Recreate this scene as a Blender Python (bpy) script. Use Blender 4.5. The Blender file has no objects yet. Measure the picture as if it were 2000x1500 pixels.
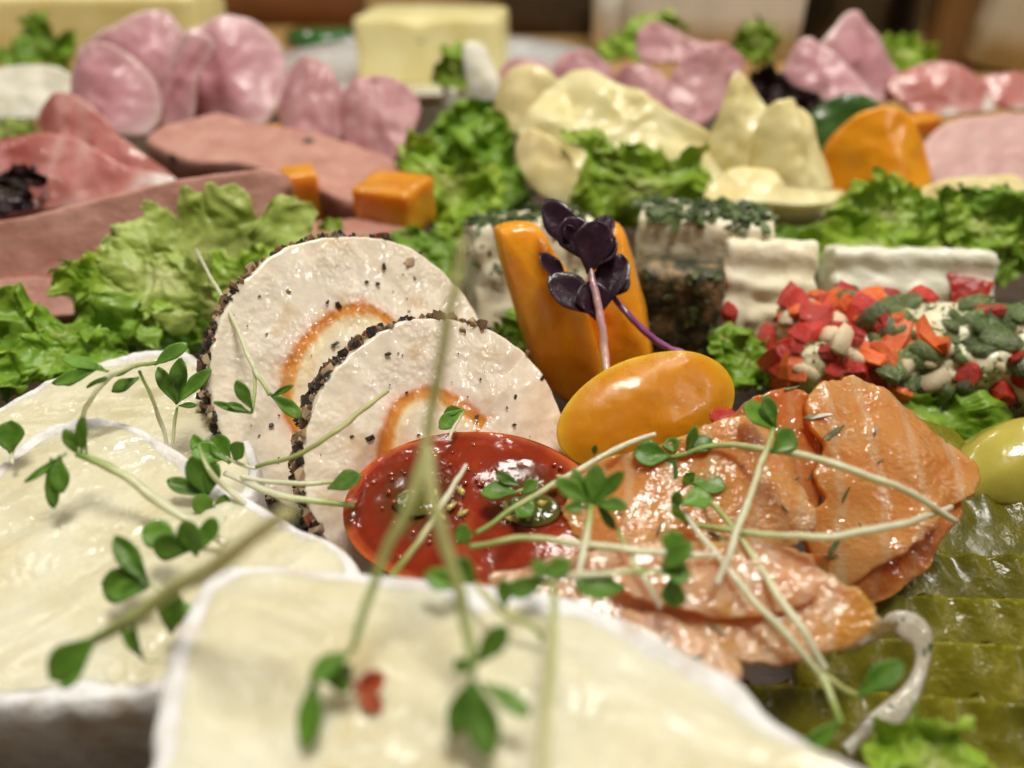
import bpy, bmesh, math, random
import numpy as np
from mathutils import Vector, Matrix, noise as mn

random.seed(7); np.random.seed(7)
SC = bpy.context.scene
COL = SC.collection
R = math.radians
CM = 0.01
# ------------------------------------------------------------------ camera, world, lamps, exposure (lengths in cm)
H, PITCH, FPX = 8.5, R(32), 1500.0
FOCUS, APERTURE_D = 11.4, 0.235
SP, CP = math.sin(PITCH), math.cos(PITCH)
cam_d = bpy.data.cameras.new('camera'); cam = bpy.data.objects.new('camera', cam_d); COL.objects.link(cam)
cam.location = (0, 0, H*CM); cam.rotation_euler = (math.pi/2 - PITCH, 0, 0)
cam_d.sensor_width = 36; cam_d.lens = 36*FPX/2000
cam_d.clip_start = 0.005; cam_d.clip_end = 20
cam_d.dof.use_dof = True; cam_d.dof.focus_distance = FOCUS*CM
cam_d.dof.aperture_fstop = cam_d.lens*1e-3/(APERTURE_D*CM)
SC.camera = cam
w = bpy.data.worlds.new('World'); SC.world = w; w.use_nodes = True
w.node_tree.nodes['Background'].inputs[0].default_value = (1.0, .92, .80, 1)
w.node_tree.nodes['Background'].inputs[1].default_value = .065
def lamp(name, loc, target, size, power, col, spot=False):
    d = bpy.data.lights.new(name, 'AREA'); d.shape = 'DISK'; d.size = size*CM; d.energy = power; d.color = col
    o = bpy.data.objects.new(name, d); COL.objects.link(o); o.location = Vector(loc)*CM
    o.rotation_euler = (Vector(target)-Vector(loc)).to_track_quat('-Z', 'Y').to_euler()
lamp('ceiling_lamp', (14, 2, 120), (0, 14, 0), 34, 12.6, (1, .945, .85))
for i, (x, y) in enumerate(((-85, 75), (45, 48), (-5, 140), (75, 60), (52, 80), (-95, 40), (60, 110), (-60, 120), (125, -50), (110, -10), (-120, 10))):
    lamp('ceiling_spot', (x, y, 130 if abs(x) < 100 else 90), (0, 18, 0), 3.6, 1.15, (1, .95, .86))
SC.view_settings.view_transform = 'Standard'; SC.view_settings.look = 'None'
SC.view_settings.exposure = 0.10; SC.view_settings.gamma = 1
SC.render.engine = 'CYCLES'
SC.cycles.use_denoising = True; SC.cycles.max_bounces = 8; SC.cycles.transparent_max_bounces = 8
SC.cycles.caustics_reflective = False; SC.cycles.caustics_refractive = False
SC.cycles.sample_clamp_indirect = 6
SC.unit_settings.system = 'METRIC'

CAM = np.array([0., 0., H])
def ray(px, py):
    a, b = (px-1000)/FPX, (750-py)/FPX
    return np.array([a, CP + SP*b, -SP + CP*b])
def pz(px, py, z):
    d = ray(px, py); return CAM + d*((z-H)/d[2])
def pd(px, py, d): return CAM + ray(px, py)*d
def rp(px, py, P0, n):
    d = ray(px, py); return CAM + d*(np.dot(P0-CAM, n)/np.dot(d, n))
def depth(P): return float(np.dot(np.asarray(P)-CAM, [0, CP, -SP]))
def unit(v):
    v = np.asarray(v, float); return v/max(1e-9, np.linalg.norm(v))
def N3(P, s=1., seed=0.): return mn.noise((P[0]*s+seed*7.31, P[1]*s-seed*3.7, P[2]*s+seed*1.9))
def FB(P, s=1., seed=0., o=3): return mn.fractal((P[0]*s+seed*7.31, P[1]*s-seed*3.7, P[2]*s+seed*1.9), 1., 2., o)
def cr(P, n, closed=False):
    P = np.asarray(P, float); k = len(P)
    if closed: t = np.arange(n)/n*k
    else: t = np.linspace(0, k-1-1e-9, n)
    i = np.floor(t).astype(int); f = (t-i)[:, None]
    g = (lambda j: P[j % k]) if closed else None
    if closed: p0, p1, p2, p3 = g(i-1), g(i), g(i+1), g(i+2)
    else:
        E = np.vstack([2*P[:1]-P[1:2], P, 2*P[-1:]-P[-2:-1]]); p0, p1, p2, p3 = E[i], E[i+1], E[i+2], E[np.minimum(i+3, k+1)]
    return .5*(2*p1 + (p2-p0)*f + (2*p0-5*p1+4*p2-p3)*f*f + (3*p1-p0-3*p2+p3)*f**3)

# ------------------------------------------------------------------ materials
def ramp(nt, fac, cols):
    r = nt.nodes.new('ShaderNodeValToRGB'); e = r.color_ramp.elements
    while len(e) > 1: e.remove(e[-1])
    for i, (p, c) in enumerate(cols):
        el = e[0] if i == 0 else e.new(p)
        el.position = p; el.color = (*c, 1)
    nt.links.new(fac, r.inputs[0]); return r.outputs[0]
def M(name, cols, scale=1.5, detail=4, rough=.45, rvar=0., bump=.0, bscale=6., bdetail=4, sss=0., srad=(1, .6, .3), sscale=.25,
      spec=.5, coat=0., crough=.08, transl=0., tcol=None, attr=None, specks=None, stretch=None, dist=0., patch=None, bump2=None, trans=0., jitter=0., b2mask=.8, mfloor=.12, lines=None):
    m = bpy.data.materials.new(name); m.use_nodes = True; nt = m.node_tree; L = nt.links.new
    b = nt.nodes['Principled BSDF']
    tc = nt.nodes.new('ShaderNodeTexCoord'); mp = nt.nodes.new('ShaderNodeMapping'); mp.inputs['Scale'].default_value = [100*s for s in (stretch or (1, 1, 1))]
    L(tc.outputs['Object'], mp.inputs[0])
    def nz(s, d, rgh=.55, ds=0.):
        n = nt.nodes.new('ShaderNodeTexNoise'); n.inputs['Scale'].default_value = s; n.inputs['Detail'].default_value = d
        n.inputs['Roughness'].default_value = rgh; n.inputs['Distortion'].default_value = ds; L(mp.outputs[0], n.inputs['Vector']); return n.outputs[0]
    def mix(a, c, f, mode='MIX'):
        x = nt.nodes.new('ShaderNodeMix'); x.data_type = 'RGBA'; x.blend_type = mode
        if hasattr(f, 'links'): L(f, x.inputs[0])
        else: x.inputs[0].default_value = f
        for v, s in ((a, x.inputs[6]), (c, x.inputs[7])):
            if hasattr(v, 'links'): L(v, s)
            else: s.default_value = (*v, 1)
        return x.outputs[2]
    if attr:
        at = nt.nodes.new('ShaderNodeAttribute'); at.attribute_name = 't'
        nn = nz(scale, detail); ad = nt.nodes.new('ShaderNodeMath'); ad.operation = 'MULTIPLY_ADD'
        L(nn, ad.inputs[0]); ad.inputs[1].default_value = attr; sb = nt.nodes.new('ShaderNodeMath'); sb.operation = 'SUBTRACT'
        L(at.outputs['Fac'], sb.inputs[0]); sb.inputs[1].default_value = attr*.5; L(sb.outputs[0], ad.inputs[2])
        col = ramp(nt, ad.outputs[0], cols)
        # gentle mottling
        col = mix(col, ramp(nt, nz(min(3., scale*1.4), 3), [(.3, (.90, .88, .84)), (.7, (1.05, 1.05, 1.05))]), 1., 'MULTIPLY')
    elif len(cols) == 1:
        col = cols[0][1]
        col = mix(col, ramp(nt, nz(scale, detail), [(.3, (.8, .8, .8)), (.7, (1.12, 1.12, 1.12))]), 1., 'MULTIPLY')
    else: col = ramp(nt, nz(scale, detail, ds=dist), cols)
    if patch:   # (rgb, scale, lo, hi)
        col = mix(col, patch[0], ramp(nt, nz(patch[1], 3), [(patch[2], (0, 0, 0)), (patch[3], (1, 1, 1))]))
    if lines:
        wv = nt.nodes.new('ShaderNodeTexWave'); wv.inputs['Scale'].default_value = lines[1]; wv.inputs['Distortion'].default_value = 5.; wv.inputs['Detail'].default_value = 2.; wv.inputs['Detail Scale'].default_value = .7
        L(mp.outputs[0], wv.inputs['Vector'])
        col = mix(col, lines[0], ramp(nt, wv.outputs['Fac'], [(.80, (0, 0, 0)), (.97, (lines[2],)*3)]))
    if specks:
        v = nt.nodes.new('ShaderNodeTexVoronoi'); v.inputs['Scale'].default_value = specks[1]; L(mp.outputs[0], v.inputs['Vector'])
        col = mix(specks[0], col, ramp(nt, v.outputs['Distance'], [(specks[2]*.6, (0, 0, 0)), (specks[2], (1, 1, 1))]))
    if jitter:
        oi = nt.nodes.new('ShaderNodeObjectInfo')
        col = mix(col, ramp(nt, oi.outputs['Random'], [(0, (1-jitter,)*3), (1, (1+jitter,)*3)]), 1., 'MULTIPLY')
    if hasattr(col, 'links'): L(col, b.inputs['Base Color'])
    else: b.inputs['Base Color'].default_value = (*col, 1)
    if rvar: 
        L(ramp(nt, nz(scale*1.7, 4), [(.35, (max(.03, rough-rvar),)*3), (.65, (min(1, rough+rvar),)*3)]), b.inputs['Roughness'])
    else: b.inputs['Roughness'].default_value = rough
    b.inputs['Specular IOR Level'].default_value = spec
    b.inputs['Coat Weight'].default_value = coat; b.inputs['Coat Roughness'].default_value = crough
    b.inputs['Transmission Weight'].default_value = trans
    if sss:
        b.inputs['Subsurface Weight'].default_value = sss; b.inputs['Subsurface Radius'].default_value = srad; b.inputs['Subsurface Scale'].default_value = sscale*CM
    last = None
    for (bb, bs, bd) in ([(bump, bscale, bdetail)] if bump else []) + ([bump2] if bump2 else []):
        bn = nt.nodes.new('ShaderNodeBump'); bn.inputs['Strength'].default_value = 1; bn.inputs['Distance'].default_value = bb*CM
        hgt = nz(bs, bd)
        if last and b2mask:
            mm = nt.nodes.new('ShaderNodeMath'); mm.operation = 'MULTIPLY'; L(hgt, mm.inputs[0])
            L(ramp(nt, nz(b2mask, 2), [(.42, (mfloor,)*3), (.62, (1, 1, 1))]), mm.inputs[1]); hgt = mm.outputs[0]
        L(hgt, bn.inputs['Height'])
        if last: L(last, bn.inputs['Normal'])
        last = bn.outputs[0]
    if last: L(last, b.inputs['Normal']); L(last, b.inputs['Coat Normal'])
    if transl:
        t = nt.nodes.new('ShaderNodeBsdfTranslucent'); ms = nt.nodes.new('ShaderNodeMixShader'); ms.inputs[0].default_value = transl
        if tcol: t.inputs[0].default_value = (*tcol, 1)
        elif hasattr(col, 'links'): L(col, t.inputs[0])
        if last: L(last, t.inputs['Normal'])
        L(b.outputs[0], ms.inputs[1]); L(t.outputs[0], ms.inputs[2]); L(ms.outputs[0], nt.nodes['Material Output'].inputs[0])
    return m

MT = dict(
 paste=M('camembert_paste', [(.3, (.62, .555, .35)), (.5, (.68, .635, .45)), (.7, (.72, .695, .54))], .9, 4, .26, .14, .06, 1.6, 4, .35, (1, .75, .4), .35, patch=((.70, .54, .24), .7, .60, .76), stretch=(1, 1, 1), b2mask=.7, bump2=(.035, 7, 2)),
 rind=M('camembert_rind', [(.35, (.70, .67, .64)), (.6, (.82, .81, .81))], 4, 4, .8, 0, .03, 14, 5, .25, (1, .8, .7), .1, patch=((.60, .49, .38), 1.3, .54, .74)),
 white_cheese=M('soft_cheese', [(0, (.86, .80, .66)), (.25, (.86, .79, .64)), (.40, (.87, .73, .47)), (.455, (.70, .30, .05)), (.53, (.60, .21, .03)), (.585, (.84, .66, .54)), (.66, (.86, .77, .66)), (1, (.87, .78, .64))], 7, 4, .22, .10, .03, 1.6, 2, .4, (1, .7, .4), .2, attr=.07, specks=None, spec=.55, coat=.25, crough=.1, b2mask=1.0, bump2=(.035, 7, 1), patch=((.66, .47, .26), 1.2, .60, .78)),
 cream=M('cream_cheese', [(.3, (.86, .76, .52)), (.7, (.90, .84, .66))], 2, 4, .5, .1, .04, 4, 4, .3, (1, .8, .5), .2),
 cream_green=M('cream_cheese_herb_tinted', [(.35, (.78, .76, .60)), (.65, (.85, .83, .72))], 2, 4, .4, .1, .05, 4, 4, .3, (1, .8, .5), .2, specks=((.35, .38, .18), 3, .10), coat=.2),
 dark_coat=M('dark_herb_coat', [(.4, (.02, .025, .01)), (.52, (.09, .07, .03)), (.66, (.33, .22, .11))], 2.5, 5, .5, 0, .05, 8),
 cream_veg=M('cream_cheese_vegetable', [(.35, (.50, .50, .26)), (.5, (.72, .68, .46)), (.65, (.82, .78, .62))], 1.3, 4, .3, .1, .06, 4, 4, .3, (1, .8, .5), .2, coat=.4),
 herb=M('dried_herb', [(.3, (.045, .085, .02)), (.7, (.14, .19, .06))], 5, 3, .5, jitter=.5, transl=.15),
 darkherb=M('dark_dill', [(.3, (.03, .05, .012)), (.7, (.10, .12, .035))], 6, 3, .3, jitter=.4, spec=.7),
 pepper_black=M('black_pepper', [(.3, (.012, .009, .008)), (.7, (.05, .035, .028))], 9, 4, .38, 0, .02, 20, jitter=.4),
 pepper_brown=M('brown_pepper', [(.3, (.16, .075, .03)), (.7, (.34, .19, .09))], 9, 4, .45, 0, .02, 20, jitter=.35),
 pepper_tan=M('tan_pepper', [(.3, (.42, .28, .15)), (.7, (.60, .43, .27))], 9, 4, .5, 0, .02, 20, sss=.2, jitter=.3),
 pepper_red=M('red_peppercorn', [(.3, (.24, .03, .012)), (.7, (.42, .09, .03))], 9, 4, .35, 0, .02, 14, jitter=.2),
 redbit=M('red_bell_pepper', [(.3, (.44, .014, .010)), (.7, (.64, .045, .018))], 4, 4, .2, .1, .05, 8, 3, .3, (1, .2, .1), .12, coat=.4, jitter=.3),
 orangebit=M('orange_bell_pepper', [(.3, (.75, .10, .02)), (.7, (.85, .20, .03))], 4, 4, .25, 0, .02, 10, 4, .3, (1, .3, .1), .12, coat=.3, jitter=.2),
 greenbit=M('green_onion', [(.3, (.045, .085, .018)), (.7, (.15, .20, .05))], 3, 4, .2, .08, .05, 7, 3, .3, (.6, 1, .2), .12, coat=.7, crough=.06, jitter=.45),
 palebit=M('pale_onion', [(.3, (.60, .47, .30)), (.7, (.72, .62, .42))], 4, 4, .3, 0, .02, 9, 4, .4, (1, .8, .5), .15, jitter=.2),
 red_skin=M('red_tomato_skin', [(.4, (.42, .05, .015)), (.6, (.58, .10, .025))], 1.2, 3, .10, 0, .0, 1, 1, .5, (1, .25, .1), .3, coat=.6, crough=.04),
 red_flesh=M('red_tomato_flesh', [(0, (.09, .04, .008)), (.25, (.15, .035, .010)), (.5, (.20, .024, .009)), (.75, (.27, .030, .010)), (.9, (.38, .065, .022)), (1, (.55, .11, .025))], 1.6, 4, .14, .05, .012, 2, 3, .5, (1, .25, .1), .35, attr=.5, spec=.3, bump2=(.02, 9, 1)),
 seed=M('tomato_seed', [(.4, (.42, .33, .07)), (.6, (.55, .46, .14))], 5, 3, .2, sss=.3, coat=.6),
 yel_seed=M('yellow_tomato_seed', [(.4, (.86, .52, .08)), (.6, (.88, .58, .12))], 5, 3, .2, sss=.5, coat=.4),
 gel=M('tomato_gel', [(.4, (.05, .07, .012)), (.6, (.12, .11, .02))], 3, 3, .06, 0, .02, 5, coat=1, sss=.2),
 yel_skin=M('yellow_tomato_skin', [(.4, (.80, .31, .008)), (.6, (.88, .40, .014))], 1.2, 3, .26, 0, .004, 9, 1, .6, (1, .45, .1), .4, coat=.15, crough=.06),
 yel_flesh=M('yellow_tomato_flesh', [(0, (.58, .15, .004)), (.45, (.66, .20, .005)), (.7, (.72, .25, .007)), (.92, (.82, .34, .012)), (1, (.88, .43, .025))], 1.6, 4, .30, .06, .010, 3, 2, .6, (1, .45, .1), .3, attr=.3, coat=.10, crough=.07),
 or_flesh=M('orange_tomato_wedge', [(.3, (.82, .28, .008)), (.6, (.88, .38, .015)), (.8, (.90, .48, .04))], .9, 3, .28, .06, .03, 3, 3, .6, (1, .45, .1), .4, coat=.15, crough=.08),
 salmon=M('smoked_salmon', [(.28, (.82, .27, .06)), (.45, (.88, .35, .10)), (.58, (.90, .41, .15)), (.75, (.92, .52, .26))], .7, 4, .18, .06, .03, 1.6, 2, .75, (1, .45, .2), .5, spec=.6, coat=.8, crough=.06, dist=.8, stretch=(1, 1.5, 1), transl=.34, mfloor=.4, lines=((.94, .64, .42), .55, .4), bump2=(.05, 10, 1), patch=((.82, .46, .28), .8, .58, .74)),
 salmon_pale=M('pale_smoked_salmon', [(.28, (.84, .36, .17)), (.45, (.88, .44, .24)), (.58, (.90, .50, .31)), (.75, (.92, .62, .45))], .6, 4, .18, .06, .03, 1.6, 2, .75, (1, .45, .2), .5, spec=.6, coat=.8, crough=.06, dist=.8, stretch=(1, 1.5, 1), transl=.34, mfloor=.4, lines=((.90, .66, .50), .5, .35), bump2=(.05, 9, 1), patch=((.84, .36, .06), .8, .56, .72)),
 salmon_deep=M('deep_smoked_salmon', [(.28, (.68, .15, .03)), (.5, (.78, .23, .055)), (.75, (.84, .32, .10))], .7, 4, .18, .06, .03, 1.6, 2, .75, (1, .4, .15), .5, spec=.6, coat=.8, crough=.06, transl=.34, mfloor=.4, lines=((.82, .42, .22), .6, .4), bump2=(.05, 9, 1)),
 pickle=M('pickle_flesh', [(.3, (.085, .078, .005)), (.55, (.15, .135, .008)), (.75, (.24, .21, .02))], 1.0, 4, .33, .1, .025, 2.5, 3, .6, (.8, 1, .2), .4, spec=.4, jitter=.3, b2mask=1.2, bump2=(.035, 10, 1), patch=((.30, .26, .05), 1.6, .56, .72)),
 pickle_pale=M('pickle_pale', [(.3, (.42, .36, .05)), (.7, (.56, .48, .10))], .8, 3, .22, 0, .01, 5, 3, .4, (.9, 1, .3), .3, coat=.4),
 onion=M('onion_strip', [(.3, (.76, .64, .42)), (.7, (.86, .76, .56))], 2.5, 4, .16, 0, .05, 5, 2, .7, (1, .8, .4), .3, coat=.5, transl=.2, bump2=(.04, 9, 1)),
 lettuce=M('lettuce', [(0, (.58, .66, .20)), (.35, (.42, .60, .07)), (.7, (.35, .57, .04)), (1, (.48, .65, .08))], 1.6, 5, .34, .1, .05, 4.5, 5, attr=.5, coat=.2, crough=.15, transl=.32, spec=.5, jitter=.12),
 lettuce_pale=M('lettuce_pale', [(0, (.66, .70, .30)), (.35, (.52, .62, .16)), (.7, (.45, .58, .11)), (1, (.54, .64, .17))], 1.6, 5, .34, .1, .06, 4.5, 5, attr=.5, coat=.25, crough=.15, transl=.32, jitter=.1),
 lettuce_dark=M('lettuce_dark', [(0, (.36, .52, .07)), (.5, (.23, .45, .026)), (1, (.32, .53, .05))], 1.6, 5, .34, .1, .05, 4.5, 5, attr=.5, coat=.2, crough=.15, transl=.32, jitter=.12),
 red_lettuce=M('red_lettuce', [(0, (.07, .05, .03)), (.5, (.045, .016, .018)), (1, (.03, .012, .018))], 1.6, 4, .3, 0, .05, 4, attr=.4, transl=.15, coat=.2),
 cress_leaf=M('cress_leaf', [(.3, (.085, .20, .018)), (.7, (.16, .32, .035))], 4, 3, .38, .06, .012, 12, 3, transl=.28, jitter=.3, spec=.45),
 cress_stem=M('cress_stem', [(0, (.82, .82, .64)), (.55, (.76, .78, .52)), (.82, (.46, .56, .20)), (1, (.20, .37, .07))], 5, 3, .35, .08, .010, 16, 3, .4, (1, 1, .5), .12, attr=.25, coat=.2, transl=.2),
 straw=M('dry_cress_stem', [(0, (.62, .60, .30)), (.6, (.52, .55, .22)), (1, (.24, .34, .09))], 5, 3, .4, 0, .010, 16, 3, .3, (1, 1, .5), .12, attr=.2, transl=.2),
 purple_leaf=M('purple_leaf', [(.3, (.018, .007, .014)), (.7, (.05, .018, .036))], 4, 3, .30, 0, .012, 12, 3, transl=.08, coat=.3, crough=.2),
 purple_stem=M('purple_stem', [(0, (.50, .22, .42)), (.5, (.28, .07, .26)), (1, (.06, .02, .05))], 4, 3, .3, 0, .01, 12, 3, .3, (1, .6, .8), .12, attr=.2, coat=.3),
 pink_stem=M('pink_stem', [(0, (.62, .42, .34)), (.6, (.50, .28, .30)), (1, (.08, .03, .05))], 4, 3, .3, 0, .01, 12, 3, .3, (1, .6, .5), .12, attr=.2, coat=.3),
 ham=M('cooked_ham', [(0, (.56, .25, .29)), (.5, (.63, .31, .35)), (.86, (.66, .36, .39)), (.95, (.74, .48, .48)), (1, (.76, .52, .50))], .7, 4, .38, .10, .05, 2.2, 4, .4, (1, .5, .4), .3, coat=.15, crough=.18, attr=.5),
 salami=M('salami', [(.3, (.54, .24, .26)), (.5, (.62, .32, .33)), (.72, (.70, .44, .43))], 2.2, 3, .4, .08, .04, 4, 4, .35, (1, .5, .4), .2, coat=.1),
 prosc=M('cured_ham', [(.3, (.42, .10, .08)), (.48, (.54, .20, .17)), (.56, (.64, .36, .32)), (.60, (.82, .70, .65)), (.66, (.82, .72, .66)), (.70, (.58, .24, .20))], .30, 2, .34, .08, .03, 3, 4, .4, (1, .4, .3), .3, coat=.3, stretch=(1.6, .8, 1)),
 pate=M('liver_pate', [(.35, (.44, .20, .15)), (.65, (.56, .30, .235))], 1.5, 5, .55, 0, .03, 6, 5, .3, (1, .5, .3), .2, specks=((.05, .035, .03), .55, .13)),
 pate_pale=M('pale_pate', [(.35, (.62, .36, .33)), (.65, (.70, .46, .42))], 1.2, 4, .5, 0, .02, 5, 4, .3, (1, .5, .4), .2, specks=((.08, .05, .07), .42, .17)),
 jelly=M('orange_jelly', [(.35, (.66, .24, .010)), (.65, (.84, .38, .03))], .8, 3, .25, 0, .03, 3, 3, .8, (1, .5, .1), .9, coat=.4),
 apricot=M('dried_apricot', [(.35, (.80, .30, .006)), (.65, (.86, .38, .012))], .8, 3, .3, 0, .01, 3, 3, .5, (1, .5, .1), .4, coat=.2),
 cucumber=M('cucumber', [(.3, (.025, .075, .010)), (.7, (.06, .14, .02))], 1.5, 3, .3, coat=.3),
 slicecheese=M('sliced_cheese', [(.3, (.78, .63, .27)), (.7, (.85, .75, .43))], .6, 3, .36, .08, .01, 3, 3, .45, (1, .75, .3), .4, coat=.1),
 butter=M('butter', [(.35, (.80, .70, .30)), (.65, (.88, .80, .42))], .5, 3, .38, 0, .02, 2, 3, .4, (1, .8, .35), .5),
 curd=M('white_curd_cheese', [(.35, (.80, .76, .60)), (.65, (.87, .84, .72))], 1, 4, .5, 0, .05, 4, 4, .3),
 wood=M('oak_table', [(.3, (.40, .22, .07)), (.55, (.52, .31, .11)), (.75, (.60, .38, .15))], .35, 6, .42, 0, .01, 3, 4, stretch=(.25, 2.2, 1), coat=.1),
 platter=M('dark_platter', [(.3, (.035, .022, .012)), (.7, (.07, .045, .025))], .8, 5, .4, .1, .01, 5),
 china=M('white_china', [(.5, (.78, .77, .75))], 1, 2, .12, coat=.5),
 paper=M('white_carton', [(.4, (.58, .54, .47)), (.6, (.66, .61, .53))], .3, 3, .6),
 beige=M('beige_carton', [(.4, (.46, .40, .29)), (.6, (.52, .45, .33))], .3, 3, .6),
 brownbox=M('brown_wood', [(.3, (.16, .055, .02)), (.7, (.24, .095, .035))], .3, 5, .45, stretch=(.5, 1, 2)),
 post=M('brown_post', [(.3, (.15, .07, .02)), (.7, (.22, .11, .035))], .3, 5, .4, stretch=(2, 2, .4)),
 darkglass=M('dark_glass', [(.5, (.012, .009, .008))], 1, 2, .15, coat=.6),
 mustard=M('yellow_glaze', [(.5, (.62, .36, .02))], 1, 2, .15, coat=.6),
 greenglass=M('green_glass', [(.5, (.03, .16, .03))], 1, 2, .06, coat=1.),
 lidmetal=M('lid', [(.5, (.5, .47, .42))], 1, 2, .3),
 juice=M('tomato_juice', [(.5, (.30, .045, .015))], 1, 2, .03, coat=1., crough=.02, sss=.3),
 water=M('water_drop', [(.5, (.8, .85, .9))], 1, 2, .02, coat=1., trans=.9),
)

# ------------------------------------------------------------------ mesh plumbing (all vertex data in cm, world space)
class MB:
    def __init__(s): s.v = []; s.f = []; s.t = []
    def add(s, V, F, T=None):
        o = len(s.v); s.v.extend(np.asarray(V).tolist()); s.f.extend([tuple(i+o for i in f) for f in F])
        s.t.extend((T if T is not None else [0.]*len(V)))
        return s
def new_mesh(name, mb, mat, origin, smooth=True):
    me = bpy.data.meshes.new(name)
    V = (np.asarray(mb.v)-origin)*CM
    me.from_pydata(V.tolist(), [], mb.f)
    bm = bmesh.new(); bm.from_mesh(me); bmesh.ops.recalc_face_normals(bm, faces=bm.faces); bm.to_mesh(me); bm.free()
    a = me.attributes.new('t', 'FLOAT', 'POINT'); a.data.foreach_set('value', np.asarray(mb.t, np.float32))
    me.materials.append(mat)
    if smooth: me.polygons.foreach_set('use_smooth', [True]*len(me.polygons))
    return me
def base_of(*mbs):
    A = np.vstack([np.asarray(m.v) for m in mbs]); lo, hi = A.min(0), A.max(0)
    return np.array([(lo[0]+hi[0])/2, (lo[1]+hi[1])/2, lo[2]])
def tag(o, label, cat, group=None):
    o['label'] = label; o['category'] = cat
    if group: o['group'] = group
    return o
def single(name, mb, mat, label, cat, group=None, smooth=True):
    O = base_of(mb); o = bpy.data.objects.new(name, new_mesh(name, mb, mat, O, smooth)); COL.objects.link(o); o.location = Vector(O)*CM
    return tag(o, label, cat, group)
class Thing:
    def __init__(s, name, base, label, cat, group=None):
        s.O = np.asarray(base, float); s.e = bpy.data.objects.new(name, None); COL.objects.link(s.e)
        s.e.empty_display_size = .005; s.e.location = Vector(s.O)*CM; tag(s.e, label, cat, group)
    def part(s, name, mb, mat, smooth=True, parent=None, kind=None, label=None):
        o = bpy.data.objects.new(name, new_mesh(name, mb, mat, s.O, smooth)); COL.objects.link(o); o.parent = parent or s.e
        if kind: o['kind'] = kind
        if label: o['label'] = label
        return o
    def piece(s, name, mesh, P, rot, scale):      # shared-mesh piece
        o = bpy.data.objects.new(name, mesh); COL.objects.link(o); o.parent = s.e
        o.location = Vector((np.asarray(P)-s.O)*CM); o.rotation_euler = rot; o.scale = (scale if hasattr(scale, '__len__') else (scale,)*3)
        return o

def grid_shell(G, thick, ts=None, closed_u=False):
    """closed shell from a (nu,nv,3) grid; thick along -normal"""
    nu, nv = G.shape[:2]
    du = np.gradient(G, axis=0); dv = np.gradient(G, axis=1)
    n = np.cross(du, dv); n /= np.maximum(1e-9, np.linalg.norm(n, axis=2, keepdims=True))
    th = thick if np.ndim(thick) else np.full((nu, nv), thick)
    B = G - n*th[..., None]
    V = np.vstack([G.reshape(-1, 3), B.reshape(-1, 3)]); k = nu*nv; F = []
    idx = lambda i, j: i*nv+j
    for i in range(nu-1):
        for j in range(nv-1):
            a, b, c, d = idx(i, j), idx(i+1, j), idx(i+1, j+1), idx(i, j+1)
            F.append((a, b, c, d)); F.append((a+k, d+k, c+k, b+k))
    for i in range(nu-1):
        for j in (0, nv-1):
            a, b = idx(i, j), idx(i+1, j); F.append((a, b, b+k, a+k))
    for j in range(nv-1):
        for i in (0, nu-1):
            a, b = idx(i, j), idx(i, j+1); F.append((a, b, b+k, a+k))
    T = None if ts is None else list(ts.reshape(-1))*2
    return V, F, T
def sheet(ctrl, nu, nv, thick, disp=None, ts=None):
    """ctrl: rows of world points; disp(P,u,v)->offset along local normal"""
    C = np.asarray(ctrl, float)
    A = np.stack([cr(C[:, j], nu) for j in range(C.shape[1])], 1)
    G = np.stack([cr(A[i], nv) for i in range(nu)], 0)
    if disp:
        n = np.cross(np.gradient(G, axis=0), np.gradient(G, axis=1)); n /= np.maximum(1e-9, np.linalg.norm(n, axis=2, keepdims=True))
        D = np.zeros((nu, nv))
        for i in range(nu):
            for j in range(nv): D[i, j] = disp(G[i, j], i/(nu-1), j/(nv-1))
        G = G + n*D[..., None]
    return grid_shell(G, thick)
def normal_of(tilt, yaw=0):
    t, y = R(tilt), R(yaw); return np.array([math.sin(y)*math.sin(t), -math.cos(y)*math.sin(t), math.cos(t)])
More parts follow.
